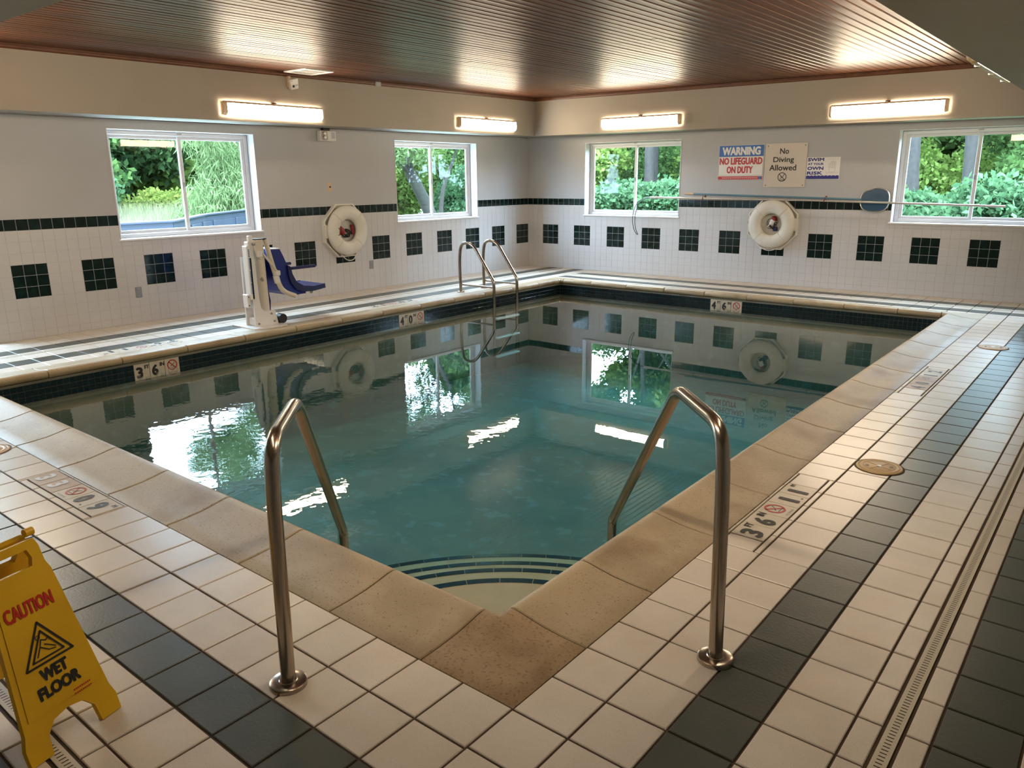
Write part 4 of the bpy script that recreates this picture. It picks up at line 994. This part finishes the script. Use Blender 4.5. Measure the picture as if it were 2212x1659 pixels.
# ------------------------------------------------------------------ outdoors
struct(MB().box(-60, -1.45, -60, 60, -.4, -.12).box(-1.45, 60, .26, 60, -.4, -.12).build('lawn', 'lawn'))
def foliage(name, m, parent, clumps, n, ll, lw, seed, droop=0.0, shell=.55):
    """clumps: (x, y, z, rx, ry, rz); leaves are folded diamonds of four corners"""
    R = np.random.default_rng(seed); vol = np.array([c[3]*c[4]*c[5] for c in clumps])**.67; cnt = np.maximum((vol/vol.sum()*n).astype(int), 1)
    P = []
    for c, k in zip(clumps, cnt):
        d = R.normal(size=(k, 3)); d /= np.linalg.norm(d, axis=1)[:, None]; r = (shell + (1-shell)*R.random(k))**.8
        q = d*r[:, None]; q += .09*np.sin(q[:, [1, 2, 0]]*7+seed)
        P.append(q*np.array(c[3:6]) + np.array(c[:3]))
    P = np.concatenate(P); k = len(P)
    a = R.normal(size=(k, 3)); a[:, 2] -= droop*2.2; a /= np.linalg.norm(a, axis=1)[:, None]
    b = np.cross(a, R.normal(size=(k, 3))); b /= np.linalg.norm(b, axis=1)[:, None]
    L = ll*(.6+.8*R.random(k))[:, None]; Wd = L*lw/ll/2
    v = np.stack([P, P+a*L*.5+b*Wd, P+a*L, P+a*L*.5-b*Wd], 1).reshape(-1, 3)
    me = bpy.data.meshes.new(name); me.vertices.add(4*k); me.vertices.foreach_set('co', v.ravel())
    me.loops.add(4*k); me.loops.foreach_set('vertex_index', np.arange(4*k)); me.polygons.add(k)
    me.polygons.foreach_set('loop_start', np.arange(0, 4*k, 4)); me.polygons.foreach_set('loop_total', np.full(k, 4)); me.update()
    me.materials.append(MATS[m]); return tag(link(name, me, parent), kind='stuff')
def tree(label, loc, trunk, branches, clumps, m, n, ll, lw, seed, droop=0.0, group='trees outside the windows', name='tree', cat='tree', shell=.35):
    o = thing(name, label, cat, loc, 0, group)
    if trunk: MB().tube(bez([p[:3] for p in trunk], .3, 4), np.interp(np.linspace(0, 1, len(bez([p[:3] for p in trunk], .3, 4))), np.linspace(0, 1, len(trunk)), [p[3] for p in trunk]).tolist(), 10).build('trunk', 'bark', o, True)
    for b in branches: MB().tube([p[:3] for p in b], [p[3] for p in b], 7).build('branch', 'bark', o, True)
    if clumps: foliage('foliage', m, o, clumps, n, ll, lw, seed, droop, shell)
    return o
def cl(n, c, r, s, seed):
    g = random.Random(seed); return [(c[0]+g.uniform(-1, 1)*r[0], c[1]+g.uniform(-1, 1)*r[1], c[2]+g.uniform(-1, 1)*r[2], s*g.uniform(.7, 1.3), s*g.uniform(.7, 1.3), s*g.uniform(.6, 1.0)) for _ in range(n)]
def bush(label, loc, r, h, m, n, ll, lw, seed, grp='shrubs outside the windows'):
    tree(label, loc, [(0, 0, -.15, .05), (.05, 0, h*.4, .04), (0, .1, h*.7, .02)], [], cl(9, (0, 0, h*.52), (r*.6, r*.6, h*.28), r*.5, seed), m, n, ll, lw, seed, 0, grp, 'shrub', 'shrub')
# beyond the window by the lift
tree('tall willow with fine drooping leaves beyond the pool lift window', (-8.6, .75, -.12), [(0, 0, 0, .24), (-.1, -.2, 2.2, .2), (.2, -.6, 4.5, .13), (.1, -.4, 7.5, .05)],
     [[(-.05, -.3, 2.8, .09), (.4, -1.4, 4.2, .05), (.5, -2.3, 4.6, .02)], [(.1, -.5, 4, .08), (.3, .9, 5.6, .03)]],
     cl(30, (.3, -.7, 3.6), (1.3, 1.5, 2.9), .75, 11) + cl(9, (.5, -1.9, 1.6), (.5, .6, 1.1), .6, 12) + cl(5, (.4, -2.2, 4.3), (.5, .6, .5), .45, 13), 'leaf_willow', 52000, .20, .022, 21, .8)
bush('dense green leafy thicket beyond the yellow shrubs', (-15.5, -2.2, -.12), 2.6, 4.6, 'leaf_mid', 24000, .20, .12, 31)
bush('dark green tall thicket far beyond the yellow shrubs', (-17.5, 1.0, -.12), 3.0, 5.0, 'leaf_dark', 22000, .22, .13, 32)
bush('dark green thicket at the end of the meadow', (-17.0, -5.0, -.12), 2.8, 4.4, 'leaf_mid', 20000, .22, .13, 33)
bush('bright leafy bush at the left edge of the pool lift window', (-11.0, -3.2, -.12), 1.1, 3.1, 'leaf_blue', 9000, .16, .10, 34)
for i, (x, y, s) in enumerate(((-13.5, -1.6, 1.2), (-13.2, .1, 1.1), (-13.8, 1.7, 1.2))):
    bush('yellow-green flowering shrub in the meadow', (x, y, -.12), s, 1.5, 'leaf_yellow', 7000, .12, .07, 40+i, 'yellow shrubs in the meadow')
def meadow():
    R = np.random.default_rng(5); k = 60000; x = R.uniform(-12.5, -5.5, k); y = -5.6 + (-x-5)*.75 + R.uniform(-1.5, 5.0, k)
    h = R.uniform(.35, .75, k) * (1 + (-x-5.5)*.09); th = R.uniform(0, 2*PI, k); w = .016
    b = np.stack([x, y, np.full(k, -.12)], 1); s = np.stack([np.cos(th)*w, np.sin(th)*w, np.zeros(k)], 1); l = np.stack([R.normal(0, .14, k), R.normal(0, .14, k), h], 1)
    v = np.stack([b-s, b+s, b+l], 1).reshape(-1, 3); me = bpy.data.meshes.new('meadow_grass'); me.from_pydata(v.tolist(), [], [(3*i, 3*i+1, 3*i+2) for i in range(k)]); me.materials.append(MATS['grass'])
    tag(link('meadow_grass', me), 'tall pale meadow grass beyond the blue railing', 'grass', kind='stuff')
meadow()
o = thing('wooden_railing', 'blue-grey painted low wooden railing outside the pool lift window', 'railing', (-3.0, -4.94, -.12))
for a, b in (((0, -3.2), (0, 0)), ((0, 0), (-1.7, 1.5)), ((-1.7, 1.5), (-3.6, 3.9))):
    A, Bv = Vector((*a, 0)), Vector((*b, 0)); d = Bv-A; L = d.length; M = Matrix.Translation(A) @ Matrix.Rotation(math.atan2(d.y, d.x), 4, 'Z')
    MB(M).bbox(0, L, -.02, .02, .93, 1.03, .004).build('rail_board', 'rail_paint', o)
    if a != (0, -3.2):
        for zz in (.62, .78): MB(M).bbox(0, L, -.02, .02, zz, zz+.145, .004).build('rail_board', 'rail_paint', o)
    MB(M).bbox(-.02, L+.02, -.06, .06, 1.03, 1.06, .004).build('cap_board', 'rail_paint', o)
    MB(M).bbox(0, L, -.02, .02, .45, .54, .004).build('rail_board', 'rail_paint', o)
    for t in (.12, .5, .88): MB(M).bbox(L*t-.045, L*t+.045, -.045, .045, 0, .93, .006).build('post', 'rail_paint', o)
# beyond the second left window
tree('leaning thick-trunked tree outside the window beside the ladder', (-6.0, 3.95, -.12), [(0, 0, 0, .17), (-.0, -.42, .90, .15), (0, -.85, 1.57, .14), (0, -1.09, 1.87, .12), (0, -.95, 2.25, .085), (0, -.62, 2.6, .075), (.1, .1, 3.9, .06), (0, .6, 6, .03)],
     [[(0, -.95, 1.7, .06), (.1, -1.6, 2.1, .03), (.1, -2.2, 2.6, .015)], [(0, -.2, 3.4, .05), (.3, -1.4, 4.4, .02)], [(.0, .3, 4.5, .04), (-.3, 1.6, 5.4, .015)]],
     cl(18, (0, .2, 5.0), (1.3, 2.2, 1.5), .7, 51) + cl(5, (.2, -1.5, 2.2), (.4, .35, .45), .4, 52), 'leaf_willow', 22000, .13, .05, 53, .2)
tree('slender young tree outside the window beside the ladder', (-6.2, 4.1, -.12), [(0, 0, 0, .06), (.1, .1, 1.4, .05), (.2, .5, 2.2, .035), (.2, .9, 3.8, .02)], [[(.12, .2, 1.6, .03), (0, -.2, 2.1, .012)]], cl(8, (.2, .9, 3.4), (.7, .9, .8), .5, 55), 'leaf_mid', 7000, .14, .09, 56)
for i, (x, y, r, h, m_) in enumerate(((-9.5, 5.6, 1.6, 3.6, 'leaf_bright'), (-10.5, 8.4, 1.9, 4.4, 'leaf_mid'), (-7.5, 6.6, 1.2, 1.9, 'leaf_blue'), (-12.5, 7.0, 2.4, 5.2, 'leaf_bright'), (-12.0, 11.0, 2.6, 5.8, 'leaf_mid'), (-14.5, 4.4, 2.4, 5.0, 'leaf_dark'))):
    bush(('bright green leafy shrub behind the leaning tree', 'tall mid green thicket behind the leaning tree', 'low blue-green bush under the slender tree', 'bright tall thicket far behind the leaning tree', 'large mid green thicket between the two walls outside', 'dark thicket between the willow and the leaning tree')[i], (x, y, -.12), r, h, m_, 15000 if i != 2 else 11000, .12, .07, 60+i)
# beyond the far wall
tt = [((-2.6, 9.0), .14, 'thick grey tree trunk outside the window with the hooked pole'), ((-3.05, 10.2), .085, 'grey leaning trunk beside the thick trunk outside'), ((-1.95, 10.0), .065, 'slim dark trunk right of the thick trunk outside'), ((-1.45, 9.3), .11, 'trunk at the edge of the window with the hooked pole'), ((4.70, 7.0), .115, 'dark rough trunk in the window behind the skimmer net'), ((5.62, 7.6), .13, 'dark trunk with a pale spot behind the aluminium pole end')]
for i, ((x, y), r, lab) in enumerate(tt):
    ln = -.05 if i < 4 else -.09
    tree(lab, (x, y, -.12), [(0, 0, 0, r*1.15), (ln, 0, 1.5, r), (ln*2.2, .05, 3.2, r*.85), (ln*2+.2, .2, 7.5, r*.4)], [[(ln*2, 0, 2.6, r*.4), (.9*(-1)**i, .2, 3.9, r*.2), (1.6*(-1)**i, .3, 4.4, .012)], [(ln*2, 0, 3.4, r*.35), (-.8*(-1)**i, .5, 4.8, .015)]],
         cl(12, (0, .2, 5.6), (1.5, 1.4, 1.4), .62, 70+i), 'leaf_bright' if i % 2 else 'leaf_mid', 11000, .12, .08, 80+i)
sp = [(-4.6, 8.6, 1.5, 3.2, 'leaf_bright'), (-3.6, 6.6, 1.0, 1.7, 'leaf_bright'), (-2.1, 6.8, 1.0, 1.55, 'leaf_blue'), (-1.0, 7.2, 1.0, 1.5, 'leaf_blue'), (-4.2, 11.5, 2.0, 4.6, 'leaf_mid'), (-1.6, 12.8, 2.3, 5.0, 'leaf_bright'), (1.2, 11.5, 2.2, 4.8, 'leaf_mid'),
      (3.6, 11.0, 2.2, 4.8, 'leaf_bright'), (6.4, 11.5, 2.3, 5.0, 'leaf_mid'), (8.8, 10.5, 2.2, 4.6, 'leaf_bright'), (5.0, 5.2, 1.0, 1.45, 'leaf_blue'), (6.3, 5.0, 1.05, 1.5, 'leaf_blue'), (7.5, 5.6, 1.1, 1.9, 'leaf_bright'), (3.9, 5.8, .9, 1.7, 'leaf_mid'), (-6.6, 13.0, 2.4, 5.2, 'leaf_dark'), (6.9, 8.2, 1.4, 3.4, 'leaf_mid')]
lb = ['bright green bush filling the left pane of the hooked pole window', 'low bright bush at the sill of the hooked pole window', 'low blue-green bush in front of the thick trunk', 'low blue-green bush in front of the edge trunk', 'tall green thicket behind the leaning trunk', 'tall bright thicket behind the thick trunk', 'green thicket hidden behind the warning signs wall', 'bright thicket behind the dark rough trunk', 'green thicket behind the trunk with the pale spot', 'bright thicket far right behind the aluminium pole end', 'low blue-green bush in front of the dark rough trunk', 'low blue-green bush under the trunk with the pale spot', 'bright bush below the end of the aluminium pole', 'mid green bush behind the skimmer net window edge', 'dark thicket at the corner of the two outside walls', 'mid green tall bush right of the trunk with the pale spot']
for i, (x, y, r, h, m_) in enumerate(sp):
    big_ = y < 8 ; bush(lb[i], (x, y, -.12), r, h, m_, 14000 if not big_ else 12000, .12, .075, 90+i)

for i, (x, y) in enumerate(((-20, -7), (-20.5, -2.2), (-20, 2.2), (-20, 6.5), (-18.5, 10.8), (-14.5, 14.0), (-9.5, 17.0), (-5.0, 17.5), (-.8, 17.5), (3.0, 16.5), (6.8, 16.5), (10.5, 15.5))):
    tree(('dense distant wood edge behind the meadow', 'dense distant wood edge behind the far wall')[i > 5] , (x, y, -.12), [(0, 0, 0, .2), (0, .1, 3, .15), (.2, 0, 5.5, .06)], [], cl(12, (0, 0, 2.9), (2.2, 2.2, 1.9), 1.7, 120+i), ('leaf_mid', 'leaf_dark', 'leaf_bright')[i % 3], 11000, .34, .24, 140+i, 0, ('distant trees behind the meadow', 'distant trees behind the far wall')[i > 5])

for i, (x, y, r, h) in enumerate(((-6.0, -8.8, 1.4, 2.6), (-8.5, -12.5, 2.0, 3.0), (-5.5, -14.5, 1.8, 3.0), (-9.5, -7.2, 1.5, 2.3), (10.6, 6.5, 1.6, 3.4), (12.5, 9.0, 2.0, 4.0), (12.8, 4.5, 1.8, 3.2))):
    bush(('leafy bush outside the glazed door', 'leafy bush outside beyond the end of the far wall')[i > 3], (x, y, -.12), r, h, ('leaf_mid', 'leaf_blue')[i % 2], 6000, .18, .12, 170+i, ('bushes outside the glazed door', 'bushes beyond the far wall end')[i > 3])
